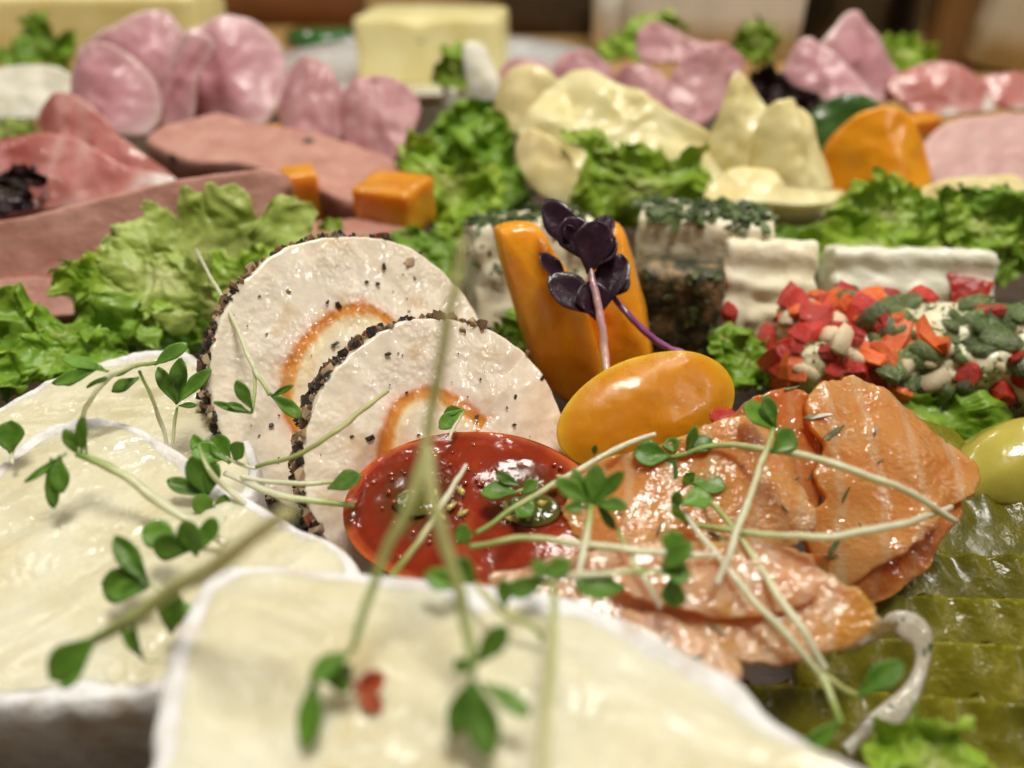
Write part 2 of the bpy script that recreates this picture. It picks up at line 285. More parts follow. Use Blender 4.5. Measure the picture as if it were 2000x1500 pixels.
def rings(O3, c, n, nr, disp, thick, rmax=1., bottom=True, r0=0., rnd=0., rr0=.93, wall=3):
    """star-shaped solid from closed 3-D outline; returns V,F,T (T=radius 0..1)"""
    N = len(O3); V = []; T = []; F = []
    rs = [r0 + (rmax-r0)*(1-(1-k/nr)**1.25) for k in range(0 if r0 else 1, nr+1)]
    if not r0: V.append(c + n*disp(c, 0., 0.)); T.append(0.)
    st = len(V)
    for r in rs:
        for i in range(N):
            P = c + (O3[i]-c)*r
            d = disp(P, r, i/N*2*math.pi)
            if rnd and r > rr0:
                q = (r-rr0)/(1-rr0); d -= rnd*(1-math.sqrt(max(0, 1-q*q)))
            V.append(P + n*d); T.append(r)
    nrg = len(rs)
    if not r0:
        for i in range(N): F.append((0, st+i, st+(i+1) % N))
    for k in range(nrg-1):
        for i in range(N):
            a = st+k*N+i; b = st+k*N+(i+1) % N; F.append((a, a+N, b+N, b))
    if bottom:
        if np.ndim(thick) == 0 and thick < .12:      # thin leaf/slice: offset copy
            m = len(V); V += [np.asarray(p)-n*thick for p in V]; T += T[:]
            F += [tuple(reversed([i+m for i in f])) for f in F]
            l = st+(nrg-1)*N
            for i in range(N):
                a, b = l+i, l+(i+1) % N; F.append((a, a+m, b+m, b))
        else:
            l = st+(nrg-1)*N
            for w_ in range(1, wall+1):
                for i in range(N):
                    e = V[l+i] - n*(thick-rnd)*w_/wall
                    e = e + (unit(O3[i]-c))*(.06*thick*math.sin(math.pi*w_/wall)) + unit(O3[i]-c)*.03*FB(e, 3., 5)
                    V.append(e); T.append(1.)
                b0 = len(V)-N; a0 = b0-N if w_ > 1 else l
                for i in range(N): F.append((a0+i, b0+i, b0+(i+1) % N, a0+(i+1) % N))
            m = len(V); V.append(np.mean(V[-N:], axis=0)); T.append(0.)
            for i in range(N): F.append((m-N+i, m, m-N+(i+1) % N))
    return V, F, T
def px_outline(pts, root, tilt, yaw=0, n=96, smooth=True):
    nn = normal_of(tilt, yaw); P0 = pz(*root) if len(root) == 3 else pd(root[0], root[1], root[3])
    W = np.array([rp(x, y, P0, nn) for x, y in pts])
    if smooth: W = cr(W, n, True)
    else:
        k = len(W); W = np.array([W[int(t) % k]*(1-(t % 1)) + W[(int(t)+1) % k]*(t % 1) for t in np.arange(n)/n*k])
    return W, nn
def patch(pts, root, tilt, yaw=0, n=96, nr=14, disp=lambda P, r, a: 0., thick=.06, jag=0., jf=6., center=None, rnd=0., seed=0, smooth=True, wall=3):
    W, nn = px_outline(pts, root, tilt, yaw, n, smooth)
    c = W.mean(0) if center is None else rp(*center, W[0], nn)
    if jag:
        for i in range(n):
            d = W[i]-c; s = 1 + jag*(FB(W[i], jf, seed, 3) + .5*mn.cell((W[i][0]*jf*2, W[i][1]*jf*2, W[i][2]*jf*2+seed)) - .25)
            W[i] = c + d*s
    mb = MB(); mb.add(*rings(W, c, nn, nr, disp, thick, rnd=rnd, wall=wall)); return mb
def rbox(center, yaw, dims, r=.15, n=14, noise_=.03, ns=3., seed=1, pitch=0., roll=0., warp=None):
    """rounded, slightly uneven block"""
    bm = bmesh.new(); bmesh.ops.create_cube(bm, size=2); bmesh.ops.subdivide_edges(bm, edges=bm.edges, cuts=n, use_grid_fill=True)
    hx = np.asarray(dims, float)/2; Rm = np.array(Matrix.Rotation(R(yaw), 3, 'Z') @ Matrix.Rotation(R(pitch), 3, 'X') @ Matrix.Rotation(R(roll), 3, 'Y'))
    bm.verts.ensure_lookup_table(); V = []
    for v in bm.verts:
        p = np.array(v.co)*hx; q = np.clip(p, -(hx-r), hx-r); d = p-q; l = np.linalg.norm(d)
        if l > 1e-6: p = q + d/l*r*min(1, l/r if l < r else 1)
        if warp: p = warp(p, hx)
        P = Rm @ p + np.asarray(center)
        dirn = unit(Rm @ (p/np.maximum(hx, .01)))
        V.append(P + dirn*noise_*FB(P, ns, seed, 4))
    F = [tuple(x.index for x in f.verts) for f in bm.faces]; bm.free()
    return MB().add(V, F)
def tube(pts, rad, n=8, seg=None, wob=0., flat=1., t0=0., t1=1.):
    P = cr(pts, seg or max(8, 7*(len(pts)-1)+1)) ; k = len(P)
    rad = np.interp(np.linspace(0, 1, k), np.linspace(0, 1, len(rad)), rad) if hasattr(rad, '__len__') else np.full(k, rad)
    T = np.gradient(P, axis=0); T /= np.linalg.norm(T, axis=1, keepdims=True)
    u = unit(np.cross(T[0], [.1, .2, 1])); V = []; F = []; tv = []
    for i in range(k):
        u = unit(u - T[i]*np.dot(u, T[i])); w_ = np.cross(T[i], u)
        for j in range(n):
            a = j/n*2*math.pi; rr = rad[i]*(1 + wob*N3(P[i]*1., 5., j*.3))
            V.append(P[i] + u*math.cos(a)*rr + w_*math.sin(a)*rr*flat); tv.append(t0+(t1-t0)*i/(k-1))
    for i in range(k-1):
        for j in range(n): a, b = i*n+j, i*n+(j+1) % n; F.append((a, b, b+n, a+n))
    F.append(tuple(range(n))); F.append(tuple(range((k-1)*n, k*n)))
    return V, F, tv
def lathe(center, prof, n=40):
    V = []; F = []; k = len(prof)
    for i in range(n):
        a = i/n*2*math.pi
        for (r, z) in prof: V.append((center[0]+math.cos(a)*r, center[1]+math.sin(a)*r, center[2]+z))
    for i in range(n):
        for j in range(k-1): a = i*k+j; b = ((i+1) % n)*k+j; F.append((a, b, b+1, a+1))
    return V, F
def hull(seed, n=11, sc=(1, 1, 1), sub=False):
    rng = random.Random(seed); bm = bmesh.new()
    for _ in range(n):
        v = Vector((rng.gauss(0, 1), rng.gauss(0, 1), rng.gauss(0, 1))).normalized()*rng.uniform(.75, 1.15)
        bm.verts.new((v.x*sc[0], v.y*sc[1], v.z*sc[2]))
    g = bmesh.ops.convex_hull(bm, input=bm.verts); bmesh.ops.delete(bm, geom=[x for x in g['geom_interior'] if isinstance(x, bmesh.types.BMVert)], context='VERTS')
    if sub:
        bmesh.ops.subdivide_edges(bm, edges=bm.edges, cuts=1, use_grid_fill=True, smooth=.2)
        for v in bm.verts: v.co *= 1 + .14*mn.noise(v.co*2.6 + Vector((seed*1.7, 0, 0)))
    bm.verts.index_update(); V = [tuple(v.co) for v in bm.verts]; F = [tuple(v.index for v in f.verts) for f in bm.faces]; bm.free(); return np.array(V), F
def shared(name, V, F, mat, smooth=False): return new_mesh(name, MB().add(V, F), mat, np.zeros(3), smooth)
CRUMB = {c: [shared('pepper_crumb', *hull(i*7+j, 11), MT['pepper_'+c]) for i in range(4)] for j, c in enumerate(('black', 'brown', 'tan', 'red'))}
def flake_geo(seed, L=1., W=.45, t=.10, bend=.2):
    rng = random.Random(seed); o = [(-L, -W*.3), (-L*.5, -W), (L*.3, -W*rng.uniform(.6, 1)), (L, -W*.2), (L*.9, W*.4), (L*.2, W), (-L*.6, W*rng.uniform(.5, 1))]
    V = [(x, y, bend*(x*x)-t/2) for x, y in o]+[(x, y, bend*(x*x)+t/2) for x, y in o]; k = len(o)
    F = [tuple(range(k-1, -1, -1)), tuple(range(k, 2*k))]+[(i, (i+1) % k, (i+1) % k+k, i+k) for i in range(k)]
    return np.array(V), F
HERB = [shared('herb_flake', *flake_geo(i), MT['herb']) for i in range(5)]
DILL = [shared('dill_piece', *flake_geo(i, 1, .16, .12, .08), MT['darkherb']) for i in range(4)]
DHERB = [shared('dark_herb_flake', *flake_geo(i+20), MT['darkherb']) for i in range(4)]
def dice(seed):
    rng = random.Random(seed); bm = bmesh.new(); bmesh.ops.create_cube(bm, size=1.6)
    for v in bm.verts: v.co = Vector((v.co.x*rng.uniform(.65, 1.1), v.co.y*rng.uniform(.55, 1.0), v.co.z*.50)) + Vector([rng.gauss(0, .14) for _ in range(3)])*1.
    bmesh.ops.subdivide_edges(bm, edges=bm.edges, cuts=1, use_grid_fill=True, smooth=.28)
    for v in bm.verts: v.co *= 1 + .13*mn.noise(v.co*2.2 + Vector((seed*1.7, 0, 0)))
    for v in bm.verts: v.co.z += .18*v.co.x*v.co.x*(1 if seed % 2 else -1)
    bm.verts.index_update(); V = [tuple(v.co) for v in bm.verts]; F = [tuple(v.index for v in f.verts) for f in bm.faces]; bm.free(); return np.array(V), F
BITS = {c: [shared(c+'_bit', *dice(30+i*5+j), MT[m], c in ('green', 'pale')) for i in range(5)] for j, (c, m) in enumerate((('red', 'redbit'), ('orange', 'orangebit'), ('green', 'greenbit'), ('pale', 'palebit')))}
def euler_to(nrm, spin):
    q = Vector(nrm).to_track_quat('Z', 'Y'); return (q.to_matrix() @ Matrix.Rotation(spin, 3, 'Z')).to_euler()

# ------------------------------------------------------------------ setting
tb = rbox((0, 60, -2.7), 0, (220, 190, 3), .3, 4, 0)
o = single('table_top', tb, MT['wood'], 'oak table top under the buffet', 'table'); o['kind'] = 'structure'
for k_ in ('label', 'category'): del o[k_]
pl = MB().add(*lathe((0, 0, 0), [(0, -.9), (17, -.9), (21, -.2), (21.4, -.1), (21.2, .05), (20.6, .0), (16.6, -.5), (0, -.55)], 64))
pl.v = [(v[0]*1.3, v[1]+18.6, v[2]) for v in pl.v]
single('serving_platter', pl, MT['platter'], 'dark oval serving platter beneath all the cheese, salmon and salad', 'platter')

# ------------------------------------------------------------------ camembert
def camembert(pts, root, tilt, yaw, thick, label, seed, lipw=.13, streak=(1, 0)):
    W, nn = px_outline(pts, root, tilt, yaw, 150)
    c = W.mean(0); rad = np.linalg.norm(W-c, axis=1).mean(); ri = 1-lipw/rad
    for i in range(len(W)): W[i] = c + (W[i]-c)*(1 + .012*FB(W[i], 2.2, seed))
    sx = np.array([streak[0], streak[1], 0.])
    def top(P, r, a):
        q = np.dot(P, sx); p2 = P - sx*q*.75
        return .17*FB(p2*1., 1.0, seed, 4) + .05*abs(FB(p2*.8, 2.2, seed+6, 3)) + .035*FB(p2, 4., seed+3, 3) - .05*max(0, N3(P, .9, seed+9))
    t = Thing('camembert_wedge', [*c[:2], (c-nn*thick)[2]], label, 'cheese', 'camembert wedges')
    t.part('paste', MB().add(*rings(W, c, nn, 26, top, .2, rmax=ri*.995, bottom=False)), MT['paste'])
    # ragged white rind: inner lip -> crest -> wall -> underside
    V = []; F = []; N = len(W)
    for k, (rk, dz) in enumerate(((-1.7, -.05), (-.75, .006), (-.1, .012), (.25, -.03), (.42, -.16), (.45, -.45), (.40, -.8), (.2, -1.0), (-1.5, -1.0))):
        for i in range(N):
            e = unit(W[i]-c); j_ = (.9*FB(W[i], 1.6, seed+k, 3)+.4*FB(W[i], 6., seed+3, 2)) if k == 0 else (.5*FB(W[i], 1.6, seed, 3) if k == 1 else .25*FB(W[i], 2.5, seed+k//4, 3))
            P = W[i] + e*lipw*(rk+j_)
            if k <= 1: h = top(P, ri, 0)*(1 if k == 0 else .8) + dz + .01
            elif k == 2: h = top(P, ri, 0)*.6 + dz + .03*FB(P, 6., seed+4)
            else: h = dz*thick if dz < -.1 else dz
            V.append(P + nn*h + e*(.05*FB(P+nn*h, 2.5, seed+7) if k > 3 else 0))
    for k in range(8):
        for i in range(N): a, b = k*N+i, k*N+(i+1) % N; F.append((a, b, b+N, a+N))
    m = len(V); V.append(c-nn*thick); F += [(8*N+i, 8*N+(i+1) % N, m) for i in range(N)]
    t.part('rind', MB().add(V, F), MT['rind']); return t
camembert([(-150, 960), (-40, 830), (60, 765), (180, 712), (300, 686), (380, 700), (450, 800), (500, 920), (430, 1010), (200, 1040), (0, 1080)], (300, 760, 1.7), 8, 0, 1.5,
          'camembert piece furthest back, half hidden, with arching cress on it', 3, .10)
camembert([(-140, 1060), (-10, 925), (70, 850), (155, 822), (250, 832), (340, 880), (450, 955), (560, 1020), (660, 1070), (700, 1150), (500, 1270), (290, 1352), (120, 1362), (-60, 1375), (-200, 1300)], (300, 1060, 2.15), 6, 0, 2.0,
          'camembert wedge between the two others, pointed end touching the red tomato', 5, .12, (.8, .6))
camembert([(255, 1720), (298, 1500), (318, 1380), (345, 1270), (385, 1165), (430, 1118), (520, 1106), (700, 1122), (900, 1142), (1080, 1165), (1210, 1205), (1310, 1262), (1430, 1325), (1500, 1400), (1580, 1455), (1720, 1530), (1820, 1750), (1000, 1900)], (800, 1250, 3.0), 0, 0, 2.9,
          'large camembert wedge closest of all, blurred, filling the bottom', 8, .13, (.86, -.5))

# ------------------------------------------------------------------ pepper cheese rounds
def pepper_round(cx, cy, d, nrm, rad, thick, label, seed, arc, r0, ncr):
    c = pd(cx, cy, d); n = unit(nrm); ex = unit(np.cross([0, 0, 1], n)); ey = np.cross(n, ex)
    N = 160; W = np.array([c + rad*(1+.022*FB((math.cos(a)*2, math.sin(a)*2, seed), 1., seed)+.012*FB((math.cos(a)*9, math.sin(a)*9, seed), 1., seed))*(math.cos(a)*ex+math.sin(a)*ey) for a in np.arange(N)/N*2*math.pi])
    def top(P, r, a):
        s = .03*abs(FB((a*2.6, r*.8, seed), 1.6, seed, 3))*(r**2) - .05*max(0, FB((a*7, r*1.5, seed), 1.6, seed+1, 2)-.1)*max(0, r-.55)*2        # knife drag radiating from the middle
        return s + .035*FB(P, 1.1, seed, 2) + .006*FB(P, 6, seed+2, 2)
    V, F, T = rings(W, c, n, 46, top, thick, rnd=.02, rr0=.985)
    T2 = []
    for P, r in zip(V, T):
        p = np.asarray(P)-c; x, y = np.dot(p, ex)/rad, np.dot(p, ey)/rad; rr = math.hypot(x, y); a = math.degrees(math.atan2(y, x)) % 360
        rv = r0*(.80+.38*min(a, 270)/240 + .06*math.sin(R(a)*3+seed) + .05*FB((x*3, y*3, seed), 1.))
        wdt = .75 + .35*N3((x*4, y*4, 0), 1., seed)
        tval = .5 + (rr-rv)/max(.5, wdt)*1.05
        lo, hi = arc; inside = (lo <= a <= hi)
        fade = min(1, max(0, min(a-lo, hi-a)/14.)) if inside else 0
        tval = min(1, max(0, tval)) if np.dot(p, n) > -.08 else 1.
        T2.append(tval*fade + (1-fade)*(.95))
    t = Thing('peppered_cheese_round', [c[0], c[1], min(v[2] for v in V)], label, 'cheese', 'pepper coated cheese slices')
    t.part('cheese', MB().add(V, F, T2), MT['white_cheese'])
    rng = random.Random(seed)
    def spot(a, k):      # k 0 front rim .. 1 back rim
        return c + (rad+.02)*(math.cos(a)*ex+math.sin(a)*ey) - n*thick*k
    for i in range(ncr):
        a = R(rng.uniform(50, 262)) if rng.random() < .93 else R(rng.uniform(0, 360)); k = rng.uniform(-.06, 1)
        e = math.cos(a)*ex+math.sin(a)*ey
        colr = rng.choices(('black', 'brown', 'tan', 'red'), (5, 3.5, 3.6, .55))[0]
        s = rng.uniform(.05, .13)*(1.25 if colr == 'red' else 1)
        t.piece('pepper_crumb', rng.choice(CRUMB[colr]), spot(a, k)+e*s*.3, (rng.random()*6, rng.random()*6, rng.random()*6), (s*CM/CM*1.0, s*rng.uniform(.6, 1), s*rng.uniform(.6, 1)))
    st = MB(); st2 = MB()
    for i in range(520):
        a = R(rng.uniform(40, 268)); k = rng.random(); e = math.cos(a)*ex+math.sin(a)*ey; s = rng.uniform(.03, .07)
        hv, hf = hull(rng.randrange(12), 8); Rm = np.array(Matrix.Rotation(rng.random()*6, 3, 'Z') @ Matrix.Rotation(rng.random()*6, 3, 'X'))
        (st if rng.random() < .5 else st2).add((hv @ Rm.T)*s + spot(a, k) + e*rng.uniform(-.02, .03), hf)
    t.part('fine_black_pepper', st, MT['pepper_black'], False, kind='stuff'); t.part('fine_brown_pepper', st2, MT['pepper_brown'], False, kind='stuff')
    sm = MB()
    for i in range(46):   # loose specks on the cut face
        a = rng.random()*6.28; r = rad*math.sqrt(rng.random())*.95; s = rng.choice((.015, .02, .02, .03, .055))
        hv, hf = hull(rng.randrange(12), 9); sm.add(hv*s*[1, 1, .8] + c + r*(math.cos(a)*ex+math.sin(a)*ey) + n*(.02+s*.3), hf)
    t.part('pepper_speck', sm, MT['pepper_black'], False, kind='stuff')
    return t, c, ex, ey, n
D1 = pepper_round(714, 738, 12.7, (.47, -.67, .57), 2.42, .85, 'rear peppered cheese round, leaning behind the other, orange horseshoe swirl', 4, (-5 % 360 and 10, 240), .50, 285)
D2 = pepper_round(872, 892, 11.6, (.42, -.69, .58), 2.12, .72, 'front peppered cheese round tucked behind the red tomato half', 9, (8, 215), .48, 270)
for (D, lst) in ((D1, ((660, 595, .085, 'black'), (640, 590, .05, 'black'), (563, 570, .06, 'tan'), (716, 550, .05, 'black'), (750, 520, .08, 'black'), (800, 512, .14, 'tan'), (810, 545, .07, 'tan'))),
                 (D2, ((1060, 738, .075, 'black'), (1007, 775, .05, 'black'), (725, 855, .10, 'black'), (905, 645, .1, 'tan'), (1030, 690, .07, 'brown'), (1005, 830, .05, 'black')))):
    t, c, ex, ey, n = D
    for (x, y, s, k) in lst:
        t.piece('pepper_crumb', CRUMB[k][1], rp(x, y, c+n*.02, n), (x, y, 1), (s, s*.8, s*.6))
for k in CRUMB.values():
    for me in k: pass

# ------------------------------------------------------------------ cream cheese pieces
def scatter_on(t, frame, pts, meshes, name, smin, smax, rng, asp=(1, 1, 1)):
    for P, nrm in pts:
        s = rng.uniform(smin, smax)
        t.piece(name, rng.choice(meshes), P, euler_to(unit(np.asarray(nrm)+np.array([rng.gauss(0, .25) for _ in range(3)])), rng.random()*6.28), (s*asp[0], s*asp[1], s*asp[2]))
def surf(mb):     # triangle-free surface samples: (point, normal) from faces
    V = np.asarray(mb.v); out = []
    for f in mb.f:
        p = V[list(f)]; n = np.cross(p[1]-p[0], p[2]-p[0]); out.append((p.mean(0), unit(n), np.linalg.norm(n)))
    c = V.mean(0)
    return [(p, n if np.dot(n, p-c) > 0 else -n, a) for p, n, a in out]
def pick(mb, rng, k, cond):
    s = [x for x in surf(mb) if cond(x[0], x[1])]; w_ = [x[2] for x in s]
    return [(p + np.array([rng.gauss(0, .03) for _ in range(3)]), n) for p, n, a in rng.choices(s, w_, k=k)] if s else []

def hit(mb_s, px, py):
    d = unit(ray(px, py)); best = None
    for p, n, a in mb_s:
        v = p-CAM; l = np.dot(v, d); off = np.linalg.norm(v-d*l)
        if np.dot(n, d) < 0 and (best is None or off+.05*l < best[0]): best = (off+.05*l, p, n)
    return best[1], best[2]
rng = random.Random(3)
# left herb piece
b = rbox(pz(1035, 545, 1.15)+np.array([0, .5, 0]), 12, (2.9, 2.0, 2.5), .3, 18, .14, 2.2, 4, pitch=-14)
t = Thing('herb_cream_cheese', base_of(b), 'herb-topped cream cheese chunk behind the orange tomato wedges', 'cheese', 'herb coated cream cheese chunks')
t.part('cheese', b, MT['cream'])
scatter_on(t, None, pick(b, rng, 190, lambda p, n: n[2] > .6), HERB, 'herb_flake', .12, .27, rng)
scatter_on(t, None, pick(b, rng, 26, lambda p, n: n[1] < -.6 and p[2] > 1.4), HERB, 'herb_flake', .08, .18, rng)
# right herb piece, with a dark coated near side
b = rbox(pz(1390, 562, 1.15)+np.array([0, 1.3, 0]), -14, (3.0, 1.6, 2.7), .22, 18, .09, 2.6, 6)
t = Thing('herb_cream_cheese', base_of(b), 'herb-topped cream cheese chunk with dark coated side, beside the white logs', 'cheese', 'herb coated cream cheese chunks')
t.part('cheese', b, MT['cream'])
scatter_on(t, None, pick(b, rng, 200, lambda p, n: n[2] > .6), HERB, 'herb_flake', .12, .27, rng)
fr = rbox(pz(1325, 605, 1.0)+np.array([.0, .25, -.35]), -14, (1.9, 1.0, 2.7), .3, 10, .06, 3, 7)
t.part('dark_side', fr, MT['dark_coat'])
scatter_on(t, None, pick(fr, rng, 80, lambda p, n: n[1] < -.3), DHERB, 'dark_herb_flake', .09, .18, rng)
# white logs
def groove(p, hx): q = p.copy(); q[1] -= .05*math.sin(p[2]*9)*(p[1] < 0); return q
b = rbox(pz(1500, 585, .95)+np.array([0, .4, 0]), -4, (2.0, 1.3, 2.3), .12, 20, .10, 3, 11, warp=groove, pitch=-22)
t = Thing('cream_cheese_log', base_of(b), 'shorter white cream cheese log with grooved face, against the dark coated chunk', 'cheese', 'white cream cheese logs')
t.part('cheese', b, MT['cream'])
t.piece('red_bit', BITS['red'][0], pz(1412, 545, 1.5), (.3, 1.4, .3), (.30, .16, .12))
t.piece('red_bit', BITS['red'][1], pz(1408, 650, .9)+np.array([0, -.3, 0]), (.3, 1.3, .4), (.34, .26, .22))
t.piece('red_bit', BITS['red'][3], pz(1420, 610, 1.2)+np.array([0, -.25, 0]), (.3, 1.2, .9), (.3, .22, .2)); t.piece('red_bit', BITS['red'][2], pz(1440, 660, .8)+np.array([0, -.3, 0]), (.8, .3, .4), (.26, .2, .2))
b = rbox(pz(1775, 592, .95)+np.array([0, .4, 0]), -4, (3.45, 1.2, 2.1), .12, 24, .09, 3, 13, warp=groove, pitch=-22)
t = Thing('cream_cheese_log', base_of(b), 'longer white cream cheese log with a red pepper square on its right end', 'cheese', 'white cream cheese logs')
t.part('cheese', b, MT['cream_green'])
sl_ = surf(b)
P, ln_ = hit(sl_, 1895, 560); q = [rp(x, y, P, ln_) for x, y in ((1850, 535), (1940, 552), (1925, 590), (1862, 600))]
qq = MB(); V = [p-ln_*.15 for p in q]+[p+ln_*.07 for p in q]+[np.mean(q, axis=0)+ln_*.11]
qq.add(V, [(0, 1, 5, 4), (1, 2, 6, 5), (2, 3, 7, 6), (3, 0, 4, 7), (4, 5, 8), (5, 6, 8), (6, 7, 8), (7, 4, 8), (3, 2, 1, 0)])
t.part('red_pepper_square', qq, MT['redbit'], False)
# vegetable coated block
b = rbox(pz(1790, 735, .80)+np.array([.1, .55, 0]), -6, (5.0, 2.2, 1.9), .5, 26, .30, 1.5, 17, pitch=12)
t = Thing('vegetable_cream_cheese', base_of(b), 'cream cheese block crusted with red pepper and green onion bits', 'cheese')
t.part('cheese', b, MT['cream_veg'])
C0 = np.asarray(b.v).mean(0)
def vis(p, n): return np.dot(n, CAM-p) > .15*np.linalg.norm(CAM-p) and p[2] > .1
for nm, k, s0, s1, cond in (('green', 80, .10, .36, lambda p, n: vis(p, n) and p[0] > C0[0]-1.3), ('pale', 44, .09, .28, vis), ('red', 50, .10, .38, lambda p, n: vis(p, n) and (p[0] < C0[0]-1.2 or rng.random() < .25)),
                            ('orange', 26, .16, .36, lambda p, n: vis(p, n) and p[0] < C0[0]), ('green', 12, .08, .15, lambda p, n: vis(p, n))):
    scatter_on(t, None, pick(b, rng, k, cond), BITS[nm], nm+'_bit', s0, s1, rng, (1, 1, .9))
sb_ = surf(b)
for nm_, mt_, k_ in (('fine_green_flake', 'greenbit', 500), ('fine_red_flake', 'redbit', 260)):
    dm_ = MB()
    for P, n in pick(b, rng, k_, vis):
        hv, hf = hull(rng.randrange(14), 8); Rm = np.array(Matrix.Rotation(rng.random()*6, 3, 'Z') @ Matrix.Rotation(rng.random()*6, 3, 'X')); s_ = rng.uniform(.025, .075)
        dm_.add((hv*[1, .7, .4]) @ Rm.T*s_ + P + n*.02, hf)
    t.part(nm_, dm_, MT[mt_], False, kind='stuff')
for px, py, k, s in ((1555, 590, 'red', .36), (1590, 615, 'orange', .36), (1630, 640, 'red', .3), (1530, 720, 'red', .42), (1510, 760, 'red', .34), (1480, 690, 'red', .36), (1475, 640, 'red', .3), (1725, 640, 'red', .32), (1660, 715, 'red', .28), (1700, 700, 'orange', .3), (1750, 720, 'green', .36), (1800, 690, 'green', .34), (1950, 660, 'green', .36), (1960, 780, 'red', .42), (1740, 780, 'red', .3), (1830, 750, 'pale', .3), (1540, 625, 'pale', .25), (1900, 620, 'green', .36), (1640, 670, 'pale', .32)):
    P, n = hit(sb_, px, py); t.piece(k+'_bit', rng.choice(BITS[k]), P+n*.03, euler_to(n, rng.random()*6), (s, s*.8, s*.7))

# ------------------------------------------------------------------ orange tomato wedges
def wedge(profile, label, seed, tilt=74, yaw=0, root=None, thick=.9):
    def d(P, r, a): return .30*(1-r*r) + .03*FB(P, 1.3, seed)
    return single('orange_tomato_wedge', patch(profile, root, tilt, yaw, 110, 14, d, thick, rnd=.16, wall=4), MT['or_flesh'], label, 'tomato wedge', 'orange tomato wedges')
wedge([(975, 470), (990, 442), (1030, 438), (1062, 452), (1090, 500), (1130, 560), (1160, 640), (1185, 740), (1175, 800), (1110, 790), (1058, 735), (1020, 620)], 'orange tomato wedge with blunt cut top, left of the purple sprout', 3, 72, 8, (1080, 780, .5), .8)
wedge([(1175, 455), (1200, 442), (1222, 470), (1245, 560), (1265, 650), (1270, 720), (1220, 760), (1170, 740), (1140, 600)], 'slimmer orange tomato wedge standing right behind the purple sprout', 6, 75, -10, (1210, 740, .5), .7)

# ------------------------------------------------------------------ cherry tomato halves
def tomato_half(c, ex, ey, n, a, b_, dep, skin, flesh, label, seed, cav, name, dome=.13):
    N = 120; W = np.array([c + ex*a*math.cos(t)*(1+.01*math.sin(3*t+seed)) + ey*b_*math.sin(t) for t in np.arange(N)/N*2*math.pi])
    V = []; F = []; nr = 14
    for k in range(nr+1):
        q = k/nr*math.pi/2
        for i in range(N): V.append(c + (W[i]-c)*math.cos(q) - n*dep*math.sin(q))
    for k in range(nr):
        for i in range(N): p, r = k*N+i, k*N+(i+1) % N; F.append((p, r, r+N, p+N))
    t = Thing(name, [c[0], c[1], min(v[2] for v in V)], label, 'tomato', 'halved cherry tomatoes')
    t.part('skin', MB().add(V, F), MT[skin])
    Wi = np.array([c + (w_-c)*1.0 for w_ in W])
    def top(P, r, ang):
        p = P-c; x, y = np.dot(p, ex)/a, np.dot(p, ey)/b_; h = dome*(1-r**2.6) + .025*FB(P, 1.6, seed)
        for (cx_, cy_, sx_, sy_, dd) in cav:
            h -= dd*math.exp(-(((x-cx_)/sx_)**2+((y-cy_)/sy_)**2)**2)
        return h
    V, F, T = rings(Wi, c, n, 30, top, .05)
    T2 = []
    for P, r in zip(V, T):
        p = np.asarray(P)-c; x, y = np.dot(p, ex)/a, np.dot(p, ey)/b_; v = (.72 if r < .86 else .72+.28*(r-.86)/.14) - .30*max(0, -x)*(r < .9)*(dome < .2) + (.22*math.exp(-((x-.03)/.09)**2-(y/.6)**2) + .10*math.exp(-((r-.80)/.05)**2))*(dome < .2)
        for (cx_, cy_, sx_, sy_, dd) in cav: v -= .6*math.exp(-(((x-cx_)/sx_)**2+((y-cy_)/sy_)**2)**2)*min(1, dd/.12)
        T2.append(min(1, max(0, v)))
    t.part('cut_face', MB().add(V, F, T2), MT[flesh]); return t
def axes(n, hint):
    n = unit(n); ex = unit(np.asarray(hint)-n*np.dot(hint, n)); return ex, np.cross(n, ex), n
ex, ey, n = axes((-.10, -.30, .95), (1, -.12, 0))
cR = pz(915, 985, 1.75)
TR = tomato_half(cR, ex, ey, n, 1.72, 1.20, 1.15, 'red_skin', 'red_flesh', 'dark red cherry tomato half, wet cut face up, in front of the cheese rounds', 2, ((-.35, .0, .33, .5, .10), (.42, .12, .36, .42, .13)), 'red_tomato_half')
rng = random.Random(12)
for i, (x, y) in enumerate(((880, 990), (905, 1000), (865, 1010), (990, 990), (1080, 950), (1060, 985), (985, 955), (1095, 935), (850, 965), (1035, 1010), (900, 960), (1000, 1015))):
    P = rp(x, y, cR+n*.10, n); hv, hf = hull(40+i, 14, (1.5, .9, .6)); s = rng.uniform(.055, .085); a = rng.random()*6
    Rm = np.stack([ex*math.cos(a)+ey*math.sin(a), -ex*math.sin(a)+ey*math.cos(a), n], 1)
    TR.part('seed', MB().add(hv*s @ Rm.T + P + n*.02, hf), MT['seed'])
for (x, y, s) in ((1040, 1000, .38), (815, 985, .32)):
    hv = np.array([(math.cos(a)*math.sin(b), math.sin(a)*math.sin(b),   .16*math.cos(b)) for b in np.linspace(.01, math.pi-.01, 9) for a in np.arange(14)/14*6.283])
    hf = [(i*14+j, i*14+(j+1) % 14, (i+1)*14+(j+1) % 14, (i+1)*14+j) for i in range(8) for j in range(14)]
    Rm = np.stack([ex, ey*.7, n], 1)
    TR.part('gel', MB().add(hv*s @ Rm.T + rp(x, y, cR, n) + n*.06, hf), MT['gel'])
drops = MB()
